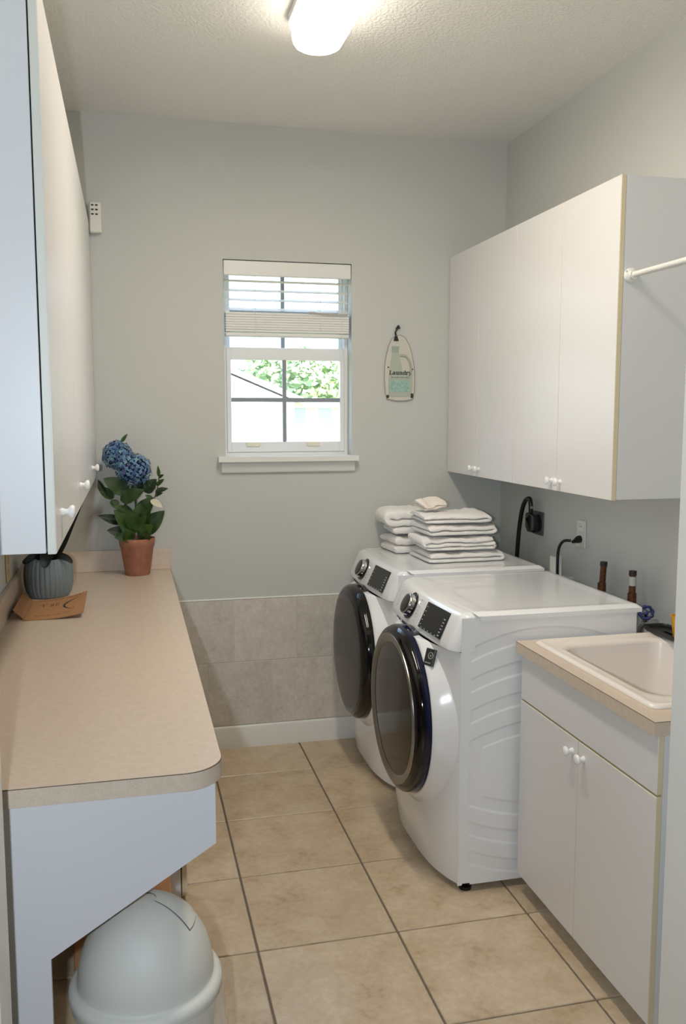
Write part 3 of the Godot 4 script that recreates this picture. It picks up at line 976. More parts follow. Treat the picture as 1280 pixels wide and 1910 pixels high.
	var navy := obj(d, "rim_band", lathe(S(), [Vector2(0.3100, 0.06), Vector2(0.3130, 0.072), Vector2(0.3132, 0.096), Vector2(0.3118, 0.1005)], 72).commit(), mat(Color(0.03, 0.065, 0.19) if not dryer else Color(0.03, 0.03, 0.035), 0.1), Vector3.ZERO, "deep blue band behind the rim" if not dryer else "black band behind the rim")
	if not dryer:
		obj(d, "trim_ring", lathe(S(), [Vector2(0.2825, 0.128), Vector2(0.281, 0.1345), Vector2(0.274, 0.136), Vector2(0.262, 0.1325), Vector2(0.252, 0.131), Vector2(0.249, 0.127)], 72).commit(), mat(Color(0.62, 0.61, 0.59), 0.28, 1.0), Vector3.ZERO, "silver trim ring")
		obj(d, "window", lathe(S(), [Vector2(0.251, 0.127), Vector2(0.22, 0.1295), Vector2(0.15, 0.132), Vector2(0.07, 0.1335), Vector2(0.0, 0.134)], 72).commit(), mat(Color(0.075, 0.072, 0.068), 0.10), Vector3.ZERO, "smoked door window")
	else:
		obj(d, "window", lathe(S(), [Vector2(0.283, 0.1295), Vector2(0.279, 0.1325), Vector2(0.26, 0.1355), Vector2(0.20, 0.139), Vector2(0.10, 0.142), Vector2(0.0, 0.143)], 72).commit(), mat(Color(0.075, 0.074, 0.072), 0.22), Vector3.ZERO, "dark grey door panel")
	for sx in [0.715, XB - 0.05]:
		for sz in [-1.0, 1.0]:
			obj(t, "foot", lathe(S(), [Vector2(0, 0), Vector2(0.022, 0), Vector2(0.022, 0.012), Vector2(0.010, 0.014), Vector2(0.010, 0.036)], 16).commit(), M.black, Vector3(sx, 0, sz * (MW - 0.03)), "black rubber foot")
	return t

func _machines() -> void:
	machine("washing_machine", "white front-load washer with a silver-ringed dark door beside the sink cabinet", 1.2015, false)
	var d := machine("clothes_dryer", "white front-load dryer in the corner with white towels stacked on it", 0.3795, true)
	d.position.x = 0.028

# ------------------------------------------------------------------ sink unit
func _sink() -> void:
	var yt := 0.90
	var xf := 0.885
	var z0 := 1.592
	var z1 := 2.392
	var c := thing("sink_cabinet", "white two-door base cabinet under the laundry sink", "cabinet", Vector3(XR, 0, z0))
	var m: Material = M.carcass
	spanbox(c, "side_panel", Vector3(xf + 0.022, 0.0, z1 - 0.018), Vector3(XR - 0.001, yt - 0.0385, z1), m, 0.001)
	spanbox(c, "side_panel", Vector3(xf + 0.022, 0.07, z0), Vector3(XR - 0.001, yt - 0.0385, z0 + 0.018), m, 0.001)
	spanbox(c, "bottom_panel", Vector3(xf + 0.022, 0.07, z0 + 0.018), Vector3(XR - 0.001, 0.086, z1 - 0.018), m, 0.001)
	spanbox(c, "toe_kick", Vector3(xf + 0.20, 0.0, z0), Vector3(xf + 0.216, 0.07, z1 - 0.018), m, 0.001)
	spanbox(c, "face_frame", Vector3(xf + 0.0185, 0.68, z0), Vector3(xf + 0.022, 0.715, z1), M.cream, 0.0005)
	door(c, xf, -1.0, Vector2(z0 - 0.002, 0.702), Vector2(z1 + 0.006, yt - 0.041), Vector2.INF, M.cream, "drawer_front")
	var zm := (z0 + z1) * 0.5
	door(c, xf, -1.0, Vector2(z0 - 0.002, 0.068), Vector2(zm - 0.0015, 0.696), Vector2(zm - 0.035, 0.654), M.cream)
	door(c, xf, -1.0, Vector2(zm + 0.0015, 0.068), Vector2(z1 + 0.006, 0.696), Vector2(zm + 0.035, 0.654), M.cream)
	# worktop with the cut-out for the basin
	var t := thing("sink_worktop", "beige laminate worktop with a cut-out round the sink", "worktop", Vector3(XR, yt - 0.038, z0))
	var a := Vector2(0.868, 1.575)
	var b := Vector2(XR - 0.001, 2.405)
	var ca := Vector2(0.955, 1.665)
	var cb := Vector2(1.425, 2.262)
	var ring := func(st: SurfaceTool, y0: float, y1: float, ins: float) -> SurfaceTool:
		for r in [[a.x + ins, a.y + ins, ca.x, b.y - ins], [cb.x, a.y + ins, b.x - ins, b.y - ins], [ca.x, a.y + ins, cb.x, ca.y], [ca.x, cb.y, cb.x, b.y - ins]]:
			cbox(st, Vector3(r[2] - r[0], y1 - y0, r[3] - r[1]), 0.0, Vector3((r[0] + r[2]) * 0.5 - XR, (y0 + y1) * 0.5 - yt + 0.038, (r[1] + r[3]) * 0.5 - z0))
		return st
	obj(t, "core", ring.call(S(), yt - 0.038, yt - 0.0022, 0.0).commit(), M.laminate, Vector3.ZERO, "beige laminate edge")
	obj(t, "seam", ring.call(S(), yt - 0.0022, yt - 0.0010, -0.0003).commit(), M.seam, Vector3.ZERO, "thin dark seam under the top laminate")
	obj(t, "surface", ring.call(S(), yt - 0.0010, yt, 0.0).commit(), M.laminate, Vector3.ZERO, "speckled beige laminate")
	# drop-in basin: rings of a rounded rectangle from the rim down into the bowl
	var s := thing("laundry_sink", "cream drop-in utility sink with rounded deep bowl", "sink", Vector3(1.19, yt, 1.965))
	var rings := []
	for q in [[0.915, 1.607, 1.462, 2.322, 0.03, 0.0005], [0.915, 1.607, 1.462, 2.322, 0.03, 0.004], [0.918, 1.610, 1.459, 2.319, 0.03, 0.009], [0.924, 1.616, 1.453, 2.313, 0.03, 0.012], [0.932, 1.624, 1.445, 2.305, 0.03, 0.012], [0.937, 1.629, 1.440, 2.300, 0.03, 0.0085], [0.955, 1.655, 1.40, 2.262, 0.06, 0.0075], [0.964, 1.672, 1.392, 2.246, 0.07, 0.0065], [0.971, 1.679, 1.386, 2.239, 0.075, 0.002], [0.976, 1.684, 1.381, 2.234, 0.078, -0.008], [0.990, 1.70, 1.368, 2.218, 0.08, -0.15], [1.0, 1.712, 1.358, 2.206, 0.085, -0.26], [1.02, 1.73, 1.34, 2.19, 0.085, -0.29], [1.06, 1.77, 1.30, 2.15, 0.08, -0.302], [1.15, 1.90, 1.21, 2.02, 0.028, -0.306], [1.178, 1.955, 1.182, 1.965, 0.0015, -0.307]]:
		var row := PackedVector3Array()
		for p in round_rect(q[0], q[1], q[2], q[3], q[4], 8): row.append(Vector3(p.x - 1.19, q[5], p.y - 1.965))
		rings.append(row)
	var porc := mat(Color(0.92, 0.885, 0.85), 0.22)
	obj(s, "bowl", grid(S(), rings, Vector3(0, -0.4, 0), false, true).commit(), porc)
	obj(s, "drain", lathe(S(), [Vector2(0.045, 0.0), Vector2(0.045, 0.004), Vector2(0.035, 0.005), Vector2(0.03, 0.001), Vector2(0.0, 0.001)], 24).commit(), M.chrome, Vector3(-0.01, -0.306, -0.0))
	# black tray and yellow cup on the back ledge
	var tr := S()
	var trow := []
	for q in [[0.066, 0.0, 0.03], [0.072, 0.004, 0.035], [0.076, 0.018, 0.04], [0.073, 0.0185, 0.038], [0.068, 0.006, 0.034], [0.01, 0.005, 0.008]]:
		var row := PackedVector3Array()
		for p in round_rect(-q[0] * 0.62, -q[0] - 0.10, q[0] * 0.62, q[0] + 0.10, q[2] * 0.62, 6): row.append(Vector3(p.x, q[1], p.y))
		trow.append(row)
	grid(tr, trow, Vector3(0, 0.003, 0), false, true)
	poly(tr, Array(trow[0]), Vector3.DOWN)
	var tray := obj(self, "soap_tray", tr.commit(), mat(Color(0.03, 0.03, 0.032), 0.4), Vector3(1.398, yt + 0.0125, 1.748))
	tag(tray, "low black tray on the back ledge of the sink", "tray")
	var cup := thing("cup", "small yellow plastic cup standing in the black tray", "cup", Vector3(1.402, yt + 0.019, 1.735))
	obj(cup, "body", lathe(S(), [Vector2(0.0, 0.0), Vector2(0.027, 0.0), Vector2(0.029, 0.003), Vector2(0.037, 0.072), Vector2(0.0385, 0.075), Vector2(0.036, 0.075), Vector2(0.027, 0.005), Vector2(0, 0.004)], 28).commit(), mat(Color(0.90, 0.66, 0.06), 0.4))

# ------------------------------------------------------------------ on the walls
func plate(root: Node3D, m: Material, size: Vector2) -> MeshInstance3D:
	return obj(root, "plate", boxm(Vector3(0.006, size.y, size.x), 0.002), m)

func _wall_fittings() -> void:
	# washer outlet with plug and cord
	var ivory := mat(Color(0.86, 0.86, 0.83), 0.35)
	var o := thing("wall_outlet", "white wall outlet above the washing machine with a black plug in it", "outlet", Vector3(XR - 0.0035, 1.158, 0.872))
	plate(o, ivory, Vector2(0.074, 0.118))
	for y in [0.028, -0.022]:
		var r := obj(o, "receptacle", boxm(Vector3(0.004, 0.03, 0.034), 0.001), mat(Color(0.9, 0.9, 0.88), 0.3), Vector3(-0.003, y, 0.0))
		for z in [-0.007, 0.007]: obj(r, "slot", boxm(Vector3(0.001, 0.009, 0.002), 0), M.black, Vector3(-0.0022, 0.004, z))
	var pc := thing("power_cord", "black power cord drooping from the white outlet behind the washer", "cord", Vector3(XR - 0.010, 1.136, 0.872))
	var pl := obj(pc, "plug", lathe(S(), [Vector2(0, 0), Vector2(0.016, 0), Vector2(0.017, 0.008), Vector2(0.014, 0.022), Vector2(0.009, 0.036), Vector2(0.007, 0.05), Vector2(0, 0.05)], 18).commit(), M.black)
	pl.rotation_degrees = Vector3(0, 25, 100)
	obj(pc, "cable", tube(S(), curve([Vector3(-0.035, -0.008, -0.012), Vector3(-0.062, -0.012, -0.030), Vector3(-0.075, -0.045, -0.045), Vector3(-0.076, -0.11, -0.052), Vector3(-0.072, -0.30, -0.05), Vector3(-0.06, -0.5, -0.05)], 8), 0.0065, 10).commit(), M.black)
	var br := thing("hose_bracket", "white plastic bracket peeking up behind the washer beside the cord", "bracket", Vector3(1.425, 0.93, 0.80))
	obj(br, "clip", boxm(Vector3(0.010, 0.12, 0.05), 0.003), ivory, Vector3(-0.01, 0.055, -0.035))
	obj(br, "arm", boxm(Vector3(0.02, 0.13, 0.014), 0.004), ivory, Vector3(-0.005, 0.06, 0.014))
	obj(br, "wall_leg", boxm(Vector3(0.068, 0.03, 0.07), 0.003), ivory, Vector3(0.0335, 0.012, -0.02))
	# dryer outlet, plug and thick cord
	var dk := mat(Color(0.10, 0.10, 0.10), 0.4)
	var d := thing("dryer_outlet", "dark square dryer outlet on the right wall above the towels", "outlet", Vector3(XR - 0.0035, 1.155, 0.455))
	obj(d, "plate", boxm(Vector3(0.006, 0.112, 0.112), 0.002), mat(Color(0.42, 0.42, 0.41), 0.35, 0.4))
	obj(d, "receptacle", lathe(S(), [Vector2(0, 0), Vector2(0.042, 0), Vector2(0.042, 0.005), Vector2(0, 0.006)], 24).commit(), dk, Vector3(-0.003, 0, 0)).rotation_degrees.z = 90
	var dc := thing("power_cord", "thick black dryer cord looping up from its square plug", "cord", Vector3(XR - 0.0135, 1.155, 0.455))
	var ps := S()
	var rows := []
	for q in [[0.0, 0.034, 0.042, 0.0], [-0.02, 0.036, 0.044, 0.0], [-0.038, 0.030, 0.046, 0.006], [-0.048, 0.020, 0.036, 0.014], [-0.052, 0.004, 0.006, 0.02]]:
		var row := PackedVector3Array()
		for p in round_rect(-q[1], -q[2] + q[3], q[1], q[2] + q[3], minf(q[1], q[2]) * 0.5, 5): row.append(Vector3(q[0], p.y, p.x))
		rows.append(row)
	grid(ps, rows, Vector3(-0.02, 0, 0), false, true)
	obj(dc, "plug", ps.commit(), M.black)
	obj(dc, "cable", tube(S(), curve([Vector3(-0.03, 0.03, 0.0), Vector3(-0.035, 0.085, 0.008), Vector3(-0.035, 0.118, -0.006), Vector3(-0.038, 0.10, -0.05), Vector3(-0.042, 0.02, -0.085), Vector3(-0.045, -0.16, -0.11), Vector3(-0.045, -0.42, -0.12)], 9), 0.0105, 12).commit(), M.black)
	obj(dc, "strain_relief", boxm(Vector3(0.016, 0.014, 0.026), 0.003), mat(Color(0.62, 0.62, 0.60), 0.3, 0.8), Vector3(-0.034, 0.078, 0.008), "pale clamp on the cord")
	# water supply: two capped stubs and a blue stop valve
	var copper := tri_mat(Color(1, 1, 1), 0.45, mottle(51, [Color(0.22, 0.13, 0.08), Color(0.42, 0.26, 0.15), Color(0.55, 0.40, 0.26)], 128, 0.04, 0.12, 0.5), 0.06)
	copper.metallic = 0.6
	var lab := ["tarnished copper pipe stub with a plain cap behind the washer", "copper pipe stub with a pale label below its cap"]
	for k in 2:
		var z: float = [1.135, 1.357][k]
		var p := thing("water_pipe", lab[k], "pipe", Vector3(1.443, 0.62, z))
		var tilt := Vector3(0.0, 0, -0.010 if k == 0 else 0.0)
		obj(p, "riser", tube(S(), [Vector3(0, 0, 0), Vector3(0, 0.36, 0), Vector3(0, 0.385, 0) - tilt * 0.4, Vector3(0, 0.452, 0) - tilt], 0.0125, 14).commit(), copper)
		obj(p, "cap", tube(S(), [Vector3(0, 0.445, 0) - tilt, Vector3(0, 0.462, 0) - tilt], 0.0145, 14).commit(), mat(Color(0.22, 0.18, 0.15), 0.5, 0.4))
		obj(p, "fitting", tube(S(), [Vector3(0, 0.30, 0), Vector3(0, 0.375, 0)], 0.0165, 12).commit(), copper)
		obj(p, "wall_stub", tube(S(), [Vector3(0, 0.02, 0), Vector3(0.0495, 0.02, 0)], 0.0125, 12).commit(), copper)
		if k == 1: obj(p, "label_band", tube(S(), [Vector3(0, 0.405, 0), Vector3(0, 0.44, 0)], 0.0131, 14).commit(), mat(Color(0.80, 0.79, 0.75), 0.5), Vector3.ZERO, "pale paper label round the pipe")
	var v := thing("stop_valve", "chrome stop valve with a round blue handle between washer and sink", "valve", Vector3(1.445, 0.90, 1.452))
	obj(v, "body", tube(S(), [Vector3(0.0475, 0.0, 0), Vector3(0.02, 0.0, 0), Vector3(-0.01, 0.0, 0)], 0.014, 14).commit(), M.chrome)
	obj(v, "spout", tube(S(), curve([Vector3(0.0, 0.0, 0), Vector3(-0.012, -0.02, -0.01), Vector3(-0.014, -0.07, -0.012), Vector3(-0.014, -0.16, -0.012)], 6), 0.011, 12).commit(), M.chrome)
	obj(v, "hose", tube(S(), curve([Vector3(-0.014, -0.14, -0.012), Vector3(-0.016, -0.3, -0.02), Vector3(-0.02, -0.55, -0.05)], 6), 0.012, 12).commit(), mat(Color(0.28, 0.12, 0.09), 0.5), Vector3.ZERO, "reddish rubber hose")
	obj(v, "bonnet", tube(S(), [Vector3(0.0, 0.0, 0), Vector3(-0.006, 0.022, 0.010), Vector3(-0.012, 0.042, 0.018)], 0.009, 12).commit(), M.chrome)
	var wheel := S()
	var ring := []
	for k in 33:
		var a := TAU * k / 32.0
		ring.append(Vector3(cos(a), 0, sin(a)) * (0.0235 + 0.002 * cos(a * 8.0)))
	tube(wheel, ring, 0.005, 8)
	for k in 4:
		var a := TAU * k / 4.0
		tube(wheel, [Vector3.ZERO, Vector3(cos(a), 0, sin(a)) * 0.023], 0.003, 6)
	lathe(wheel, [Vector2(0, -0.004), Vector2(0.008, -0.004), Vector2(0.008, 0.005), Vector2(0, 0.006)], 14)
	var wh := obj(v, "handle", wheel.commit(), mat(Color(0.07, 0.13, 0.36), 0.35), Vector3(-0.013, 0.046, 0.020), "round blue handle")
	wh.rotation_degrees = Vector3(55, 0, 30)
	# yellowed outlet on the left wall
	var lo := thing("wall_outlet", "yellowed ivory outlet on the left wall above the counter", "outlet", Vector3(XL + 0.0035, 1.10, 0.80))
	plate(lo, mat(Color(0.80, 0.72, 0.52), 0.4), Vector2(0.074, 0.118))
	for y in [0.025, -0.025]: obj(lo, "receptacle", boxm(Vector3(0.004, 0.03, 0.034), 0.001), mat(Color(0.74, 0.66, 0.46), 0.4), Vector3(0.003, y, 0))
	# small white chime box high on the back wall
	var ch := thing("chime_box", "small white vented box high on the back wall beside the left cabinets", "chime", Vector3(-0.528, 2.562, 0.0225))
	obj(ch, "housing", boxm(Vector3(0.052, 0.136, 0.044), 0.005), mat(Color(0.90, 0.89, 0.86), 0.4))
	for k in 3:
		for i in 2: obj(ch, "vent", boxm(Vector3(0.011, 0.007, 0.002), 0.0), mat(Color(0.25, 0.23, 0.2), 0.7), Vector3(-0.012 + i * 0.018, 0.052 - k * 0.020, 0.0222))
	_wall_sign()

func _wall_sign() -> void:
	var zc := 0.0005
	var o := Vector3(0.930, 1.75, zc)
	var t := thing("laundry_sign", "pale wall sign with a detergent bottle and the word Laundry", "sign", o)
	# board outline: flat bottom, widest in the middle, narrowing to the hook
	var pg := PackedVector2Array()
	var left := [[-0.066, 0.0], [-0.076, 0.03], [-0.081, 0.10], [-0.080, 0.16], [-0.072, 0.215], [-0.060, 0.262], [-0.045, 0.295], [-0.026, 0.312]]
	var right := [[0.0, 0.318], [0.026, 0.306], [0.048, 0.27], [0.063, 0.225], [0.074, 0.17], [0.079, 0.11], [0.077, 0.04], [0.070, 0.0], [0.03, -0.009], [-0.02, -0.009]]
	for p in left: pg.append(Vector2(p[0], p[1]))
	for p in right: pg.append(Vector2(p[0], p[1]))
	var put := func(u, v, w): return Vector3(u, v, w)
	obj(t, "board", extrude(S(), pg, 0.0, 0.008, put).commit(), mat(Color(0.80, 0.785, 0.74), 0.5), Vector3.ZERO, "pale cream board")
	var rim := []
	for p in pg: rim.append(Vector3(p.x, p.y, 0.008))
	rim.append(rim[0])
	obj(t, "edge", tube(S(), rim, 0.002, 6).commit(), mat(Color(0.60, 0.585, 0.54), 0.5), Vector3.ZERO, "thin grey-green edge line")
	# bottle: body, neck and looped handle
	var body := PackedVector2Array([Vector2(-0.058, 0.012), Vector2(0.06, 0.012), Vector2(0.066, 0.05), Vector2(0.066, 0.115), Vector2(0.060, 0.135), Vector2(0.012, 0.135), Vector2(0.008, 0.17), Vector2(-0.004, 0.21), Vector2(-0.006, 0.232), Vector2(-0.042, 0.232), Vector2(-0.044, 0.205), Vector2(-0.052, 0.17), Vector2(-0.058, 0.12)])
	obj(t, "bottle", extrude(S(), body, 0.008, 0.0105, put).commit(), mat(Color(0.69, 0.715, 0.66), 0.5), Vector3.ZERO, "pale green bottle shape")
	obj(t, "bottle_cap", extrude(S(), PackedVector2Array([Vector2(-0.042, 0.232), Vector2(-0.008, 0.232), Vector2(-0.006, 0.262), Vector2(-0.042, 0.262)]), 0.008, 0.012, put).commit(), mat(Color(0.60, 0.665, 0.62), 0.5), Vector3.ZERO, "greener cap")
	obj(t, "bottle_handle", tube(S(), curve([Vector3(0.0, 0.215, 0.0095), Vector3(0.03, 0.212, 0.0095), Vector3(0.05, 0.185, 0.0095), Vector3(0.058, 0.15, 0.0095), Vector3(0.056, 0.125, 0.0095)], 6), 0.006, 8).commit(), mat(Color(0.66, 0.68, 0.62), 0.5), Vector3.ZERO, "looped bottle handle")
	var teal := tri_mat(Color(1, 1, 1), 0.6, mottle(61, [Color(0.46, 0.62, 0.57), Color(0.58, 0.72, 0.68), Color(0.78, 0.83, 0.79)], 128, 0.03, 0.08, 0.5), 0.10)
	obj(t, "picture", extrude(S(), round_rect(-0.056, 0.036, 0.048, 0.092, 0.006, 3), 0.0105, 0.012, put).commit(), teal, Vector3.ZERO, "mottled teal label")
	var f := SystemFont.new()
	f.font_names = PackedStringArray(["Droid Serif"])
	f.font_italic = true
	f.font_weight = 700
	var tx := TextMesh.new()
	tx.text = "Laundry"
	tx.font = f
	tx.font_size = 32
	tx.pixel_size = 0.00085
	tx.depth = 0.001
	var w := obj(t, "lettering", tx, mat(Color(0.10, 0.11, 0.10), 0.6), Vector3(0.002, 0.130, 0.0115), "dark italic word Laundry")
	var sub := S()
	for k in 11: cbox(sub, Vector3(0.006, 0.006 if k % 3 else 0.009, 0.0006), 0, Vector3(-0.042 + k * 0.0088, 0.107, 0.0108))
	obj(t, "small_print", sub.commit(), mat(Color(0.52, 0.53, 0.48), 0.6), Vector3.ZERO, "faint row of small letters").set_meta("kind", "stuff")
	for x in [-0.064, 0.064]: obj(t, "corner_patch", extrude(S(), round_rect(x - 0.007, 0.004, x + 0.007, 0.020 if x < 0 else 0.028, 0.005, 3), 0.008, 0.0115, put).commit(), mat(Color(0.22, 0.23, 0.20), 0.6), Vector3.ZERO, "dark corner patch")
	for p in [[-0.061, 0.157], [0.066, 0.148]]: obj(t, "stud", lathe(S(), [Vector2(0.004, 0), Vector2(0.004, 0.003), Vector2(0, 0.0035)], 12).commit(), mat(Color(0.3, 0.28, 0.25), 0.5), Vector3(p[0], p[1], 0.008)).rotation_degrees.x = 90
	obj(t, "hook", tube(S(), curve([Vector3(-0.022, 0.315, 0.010), Vector3(-0.026, 0.33, 0.012), Vector3(-0.018, 0.345, 0.012), Vector3(-0.012, 0.356, 0.008)], 6), 0.005, 8, 0.003).commit(), mat(Color(0.12, 0.11, 0.09), 0.5), Vector3.ZERO, "dark hanging hook")
	obj(t, "hook_base", extrude(S(), PackedVector2Array([Vector2(-0.034, 0.288), Vector2(-0.008, 0.288), Vector2(-0.016, 0.312), Vector2(-0.028, 0.312)]), 0.008, 0.013, put).commit(), mat(Color(0.12, 0.11, 0.09), 0.5), Vector3.ZERO, "dark clasp under the hook")
	obj(t, "nail", extrude(S(), PackedVector2Array([Vector2(-0.024, 0.348), Vector2(0.0, 0.348), Vector2(-0.006, 0.366), Vector2(-0.011, 0.366)]), 0.0, 0.012, put).commit(), mat(Color(0.13, 0.12, 0.1), 0.5), Vector3.ZERO, "dark pointed hanger")

# ------------------------------------------------------------------ plants
func leaf_mesh(len_: float, wid: float, droop: float, fold: float, wave := 0.0) -> Mesh:     # base at the origin, grows along +x, upper side +y
	var P := []
	for i in 11:
		var s := i / 10.0
		var row := PackedVector3Array()
		var w := wid * pow(sin(PI * pow(s, 0.75)), 0.8) * 0.5 + 0.001
		for j in 7:
			var k := (j - 3) / 3.0
			row.append(Vector3(len_ * s, -droop * len_ * s * s + absf(k) * w * fold + wave * sin(s * 14.0 + k) * absf(k) * w, k * w))
		P.append(row)
	return grid(S(), P, Vector3(0, -10, 0)).commit()

func _plants() -> void:
	var yt := 0.929
	# hydrangea in a terracotta pot
	var terra := tri_mat(Color(1, 1, 1), 0.8, mottle(81, [Color(0.58, 0.38, 0.29), Color(0.68, 0.46, 0.36), Color(0.76, 0.57, 0.47)], 256, 0.02, 0.08, 0.4), 0.25)
	var t := thing("potted_hydrangea", "blue hydrangea with green leaves in a terracotta pot", "potted plant", Vector3(-0.382, yt, 0.125))
	obj(t, "pot", lathe(S(), [Vector2(0, 0), Vector2(0.054, 0), Vector2(0.057, 0.003), Vector2(0.075, 0.132), Vector2(0.0785, 0.135), Vector2(0.083, 0.168), Vector2(0.0825, 0.172), Vector2(0.076, 0.172), Vector2(0.073, 0.15), Vector2(0.066, 0.145)], 48).commit(), terra, Vector3.ZERO, "terracotta pot")
	obj(t, "soil", lathe(S(), [Vector2(0.070, 0.146), Vector2(0.04, 0.152), Vector2(0, 0.155)], 24).commit(), mat(Color(0.12, 0.09, 0.06), 0.95))
	var green := [mat(Color(0.16, 0.26, 0.09), 0.5), mat(Color(0.21, 0.32, 0.12), 0.5), mat(Color(0.27, 0.38, 0.15), 0.5), mat(Color(0.11, 0.19, 0.08), 0.5)]
	for g in green:
		g.backlight_enabled = true
		g.backlight = Color(0.08, 0.12, 0.03)
	var stemm := mat(Color(0.30, 0.36, 0.18), 0.6)
	var heads := [[Vector3(-0.078, 0.556, -0.015), Vector3(0.066, 0.066, 0.06)], [Vector3(-0.004, 0.490, 0.02), Vector3(0.080, 0.076, 0.068)]]
	for q in [[Vector3(-0.02, 0.15, -0.01), Vector3(-0.05, 0.35, -0.01), heads[0][0]], [Vector3(0.01, 0.15, 0.01), Vector3(0.0, 0.3, 0.015), heads[1][0]]]:
		obj(t, "stem", tube(S(), curve([q[0], q[1], q[2]], 8), 0.005, 8).commit(), stemm)
	var fm := StandardMaterial3D.new()
	fm.vertex_color_use_as_albedo = true
	fm.roughness = 0.7
	for h in heads:
		var st := S()
		var core := S()
		for n in 190:
			var yy := 1.0 - 2.0 * (n + 0.5) / 190.0
			var ph := n * 2.399963
			var d := Vector3(sqrt(1 - yy * yy) * cos(ph), yy, sqrt(1 - yy * yy) * sin(ph))
			var c: Vector3 = h[0] + (h[1] as Vector3) * d * rng.randf_range(0.86, 1.05)
			var nrm := (d + Vector3(rng.randfn(), rng.randfn(), rng.randfn()) * 0.25).normalized()
			var a := nrm.cross(Vector3(rng.randfn(), rng.randfn(), rng.randfn())).normalized()
			var b := nrm.cross(a)
			var g := rng.randf()
			var col := Color(0.05, 0.10, 0.26).lerp(Color(0.16, 0.33, 0.50), g)
			if rng.randf() < 0.22: col = Color(0.22, 0.40, 0.46)
			if rng.randf() < 0.15: col = Color(0.07, 0.08, 0.24)
			for k in 4:
				var ang := TAU * k / 4.0
				var u := a * cos(ang) + b * sin(ang)
				var v := nrm.cross(u)
				var s := rng.randf_range(0.008, 0.0115)
				st.set_color(col.lerp(Color(0.3, 0.45, 0.58), rng.randf() * 0.2))
				poly(st, [c, c + u * s * 0.7 + v * s * 0.5 + nrm * 0.002, c + u * s * 1.15, c + u * s * 0.7 - v * s * 0.5 + nrm * 0.002], (nrm + u * 0.2).normalized())
		var hd := obj(t, "flower_head", st.commit(), fm, Vector3.ZERO, "round head of small blue florets")
		var cp := []
		for i in 11:
			var row := PackedVector3Array()
			for j in 16:
				var th := PI * i / 10.0
				var d := Vector3(sin(th) * cos(TAU * j / 16.0), cos(th), sin(th) * sin(TAU * j / 16.0))
				row.append(h[0] + (h[1] as Vector3) * d * 0.82)
			cp.append(row)
		obj(hd, "flower_core", grid(core, cp, h[0], false, true).commit(), mat(Color(0.10, 0.16, 0.30), 0.9))
	# broad leaves: base and tip (pot-local metres), width, shade; each blade shows its upper face to the room
	var big := leaf_mesh(1.0, 1.0, 0.10, 0.16, 0.05)
	var L := [
		[0.00, 0.20, 0.02, -0.092, 0.312, 0.06, 0.098, 1], [0.005, 0.20, 0.03, 0.018, 0.338, 0.07, 0.092, 1], [0.015, 0.19, 0.02, 0.125, 0.300, 0.05, 0.086, 0],
		[-0.02, 0.19, 0.03, -0.128, 0.222, 0.07, 0.066, 3], [0.015, 0.185, 0.04, 0.068, 0.240, 0.09, 0.066, 2], [-0.01, 0.18, 0.04, -0.095, 0.190, 0.09, 0.056, 0],
		[-0.03, 0.385, 0.01, -0.138, 0.455, 0.04, 0.084, 0], [-0.07, 0.35, 0.03, 0.035, 0.402, 0.07, 0.066, 0], [0.04, 0.385, 0.02, 0.092, 0.448, 0.04, 0.062, 3],
		[-0.06, 0.245, 0.01, -0.168, 0.285, 0.03, 0.046, 3], [-0.10, 0.36, 0.01, -0.165, 0.415, 0.03, 0.05, 0], [-0.130, 0.365, 0.02, -0.168, 0.448, 0.03, 0.030, 3],
		[0.01, 0.28, 0.03, 0.075, 0.365, 0.06, 0.072, 0], [-0.02, 0.35, 0.0, 0.03, 0.44, 0.03, 0.06, 3], [0.01, 0.19, 0.0, 0.105, 0.245, 0.0, 0.07, 3],
		[-0.02, 0.20, -0.01, -0.05, 0.33, -0.02, 0.08, 3], [0.0, 0.22, 0.03, -0.035, 0.31, 0.09, 0.07, 1], [0.02, 0.22, 0.03, 0.055, 0.315, 0.085, 0.068, 0],
		[-0.06, 0.615, -0.015, -0.03, 0.655, -0.01, 0.016, 1], [-0.03, 0.30, 0.02, -0.105, 0.330, 0.05, 0.03, 1], [-0.105, 0.355, 0.02, -0.085, 0.315, 0.05, 0.04, 0],
		[0.03, 0.16, 0.05, 0.045, 0.215, 0.10, 0.05, 0], [-0.03, 0.165, 0.05, -0.04, 0.225, 0.10, 0.055, 1]]
	for q in L:
		var from := Vector3(q[0], q[1], q[2])
		var e1 := Vector3(q[3], q[4], q[5]) - from
		var hint := Vector3(rng.randf_range(-0.35, 0.35), 0.45, 1.0)
		var e2 := (hint - e1 * hint.dot(e1) / e1.length_squared()).normalized()
		var lf := obj(t, "leaf", big, green[q[7]])
		lf.transform = Transform3D(Basis(e1, e2 * e1.length(), e1.normalized().cross(e2) * q[6]), from)
	var pale := obj(t, "leaf", big, mat(Color(0.80, 0.78, 0.68), 0.6), Vector3.ZERO, "pale cream leaf")
	var pe := Vector3(0.055, -0.030, 0.02)
	pale.transform = Transform3D(Basis(pe, Vector3(0.2, 0.5, 0.8).normalized() * 0.06, pe.normalized().cross(Vector3(0.2, 0.5, 0.8).normalized()) * 0.036), Vector3(0.065, 0.352, 0.06))
	# sprig on the right
	obj(t, "sprig", tube(S(), curve([Vector3(0.03, 0.17, 0.02), Vector3(0.06, 0.29, 0.025), Vector3(0.095, 0.39, 0.02), Vector3(0.108, 0.46, 0.02)], 6), 0.003, 6).commit(), stemm)
	var sk := 0
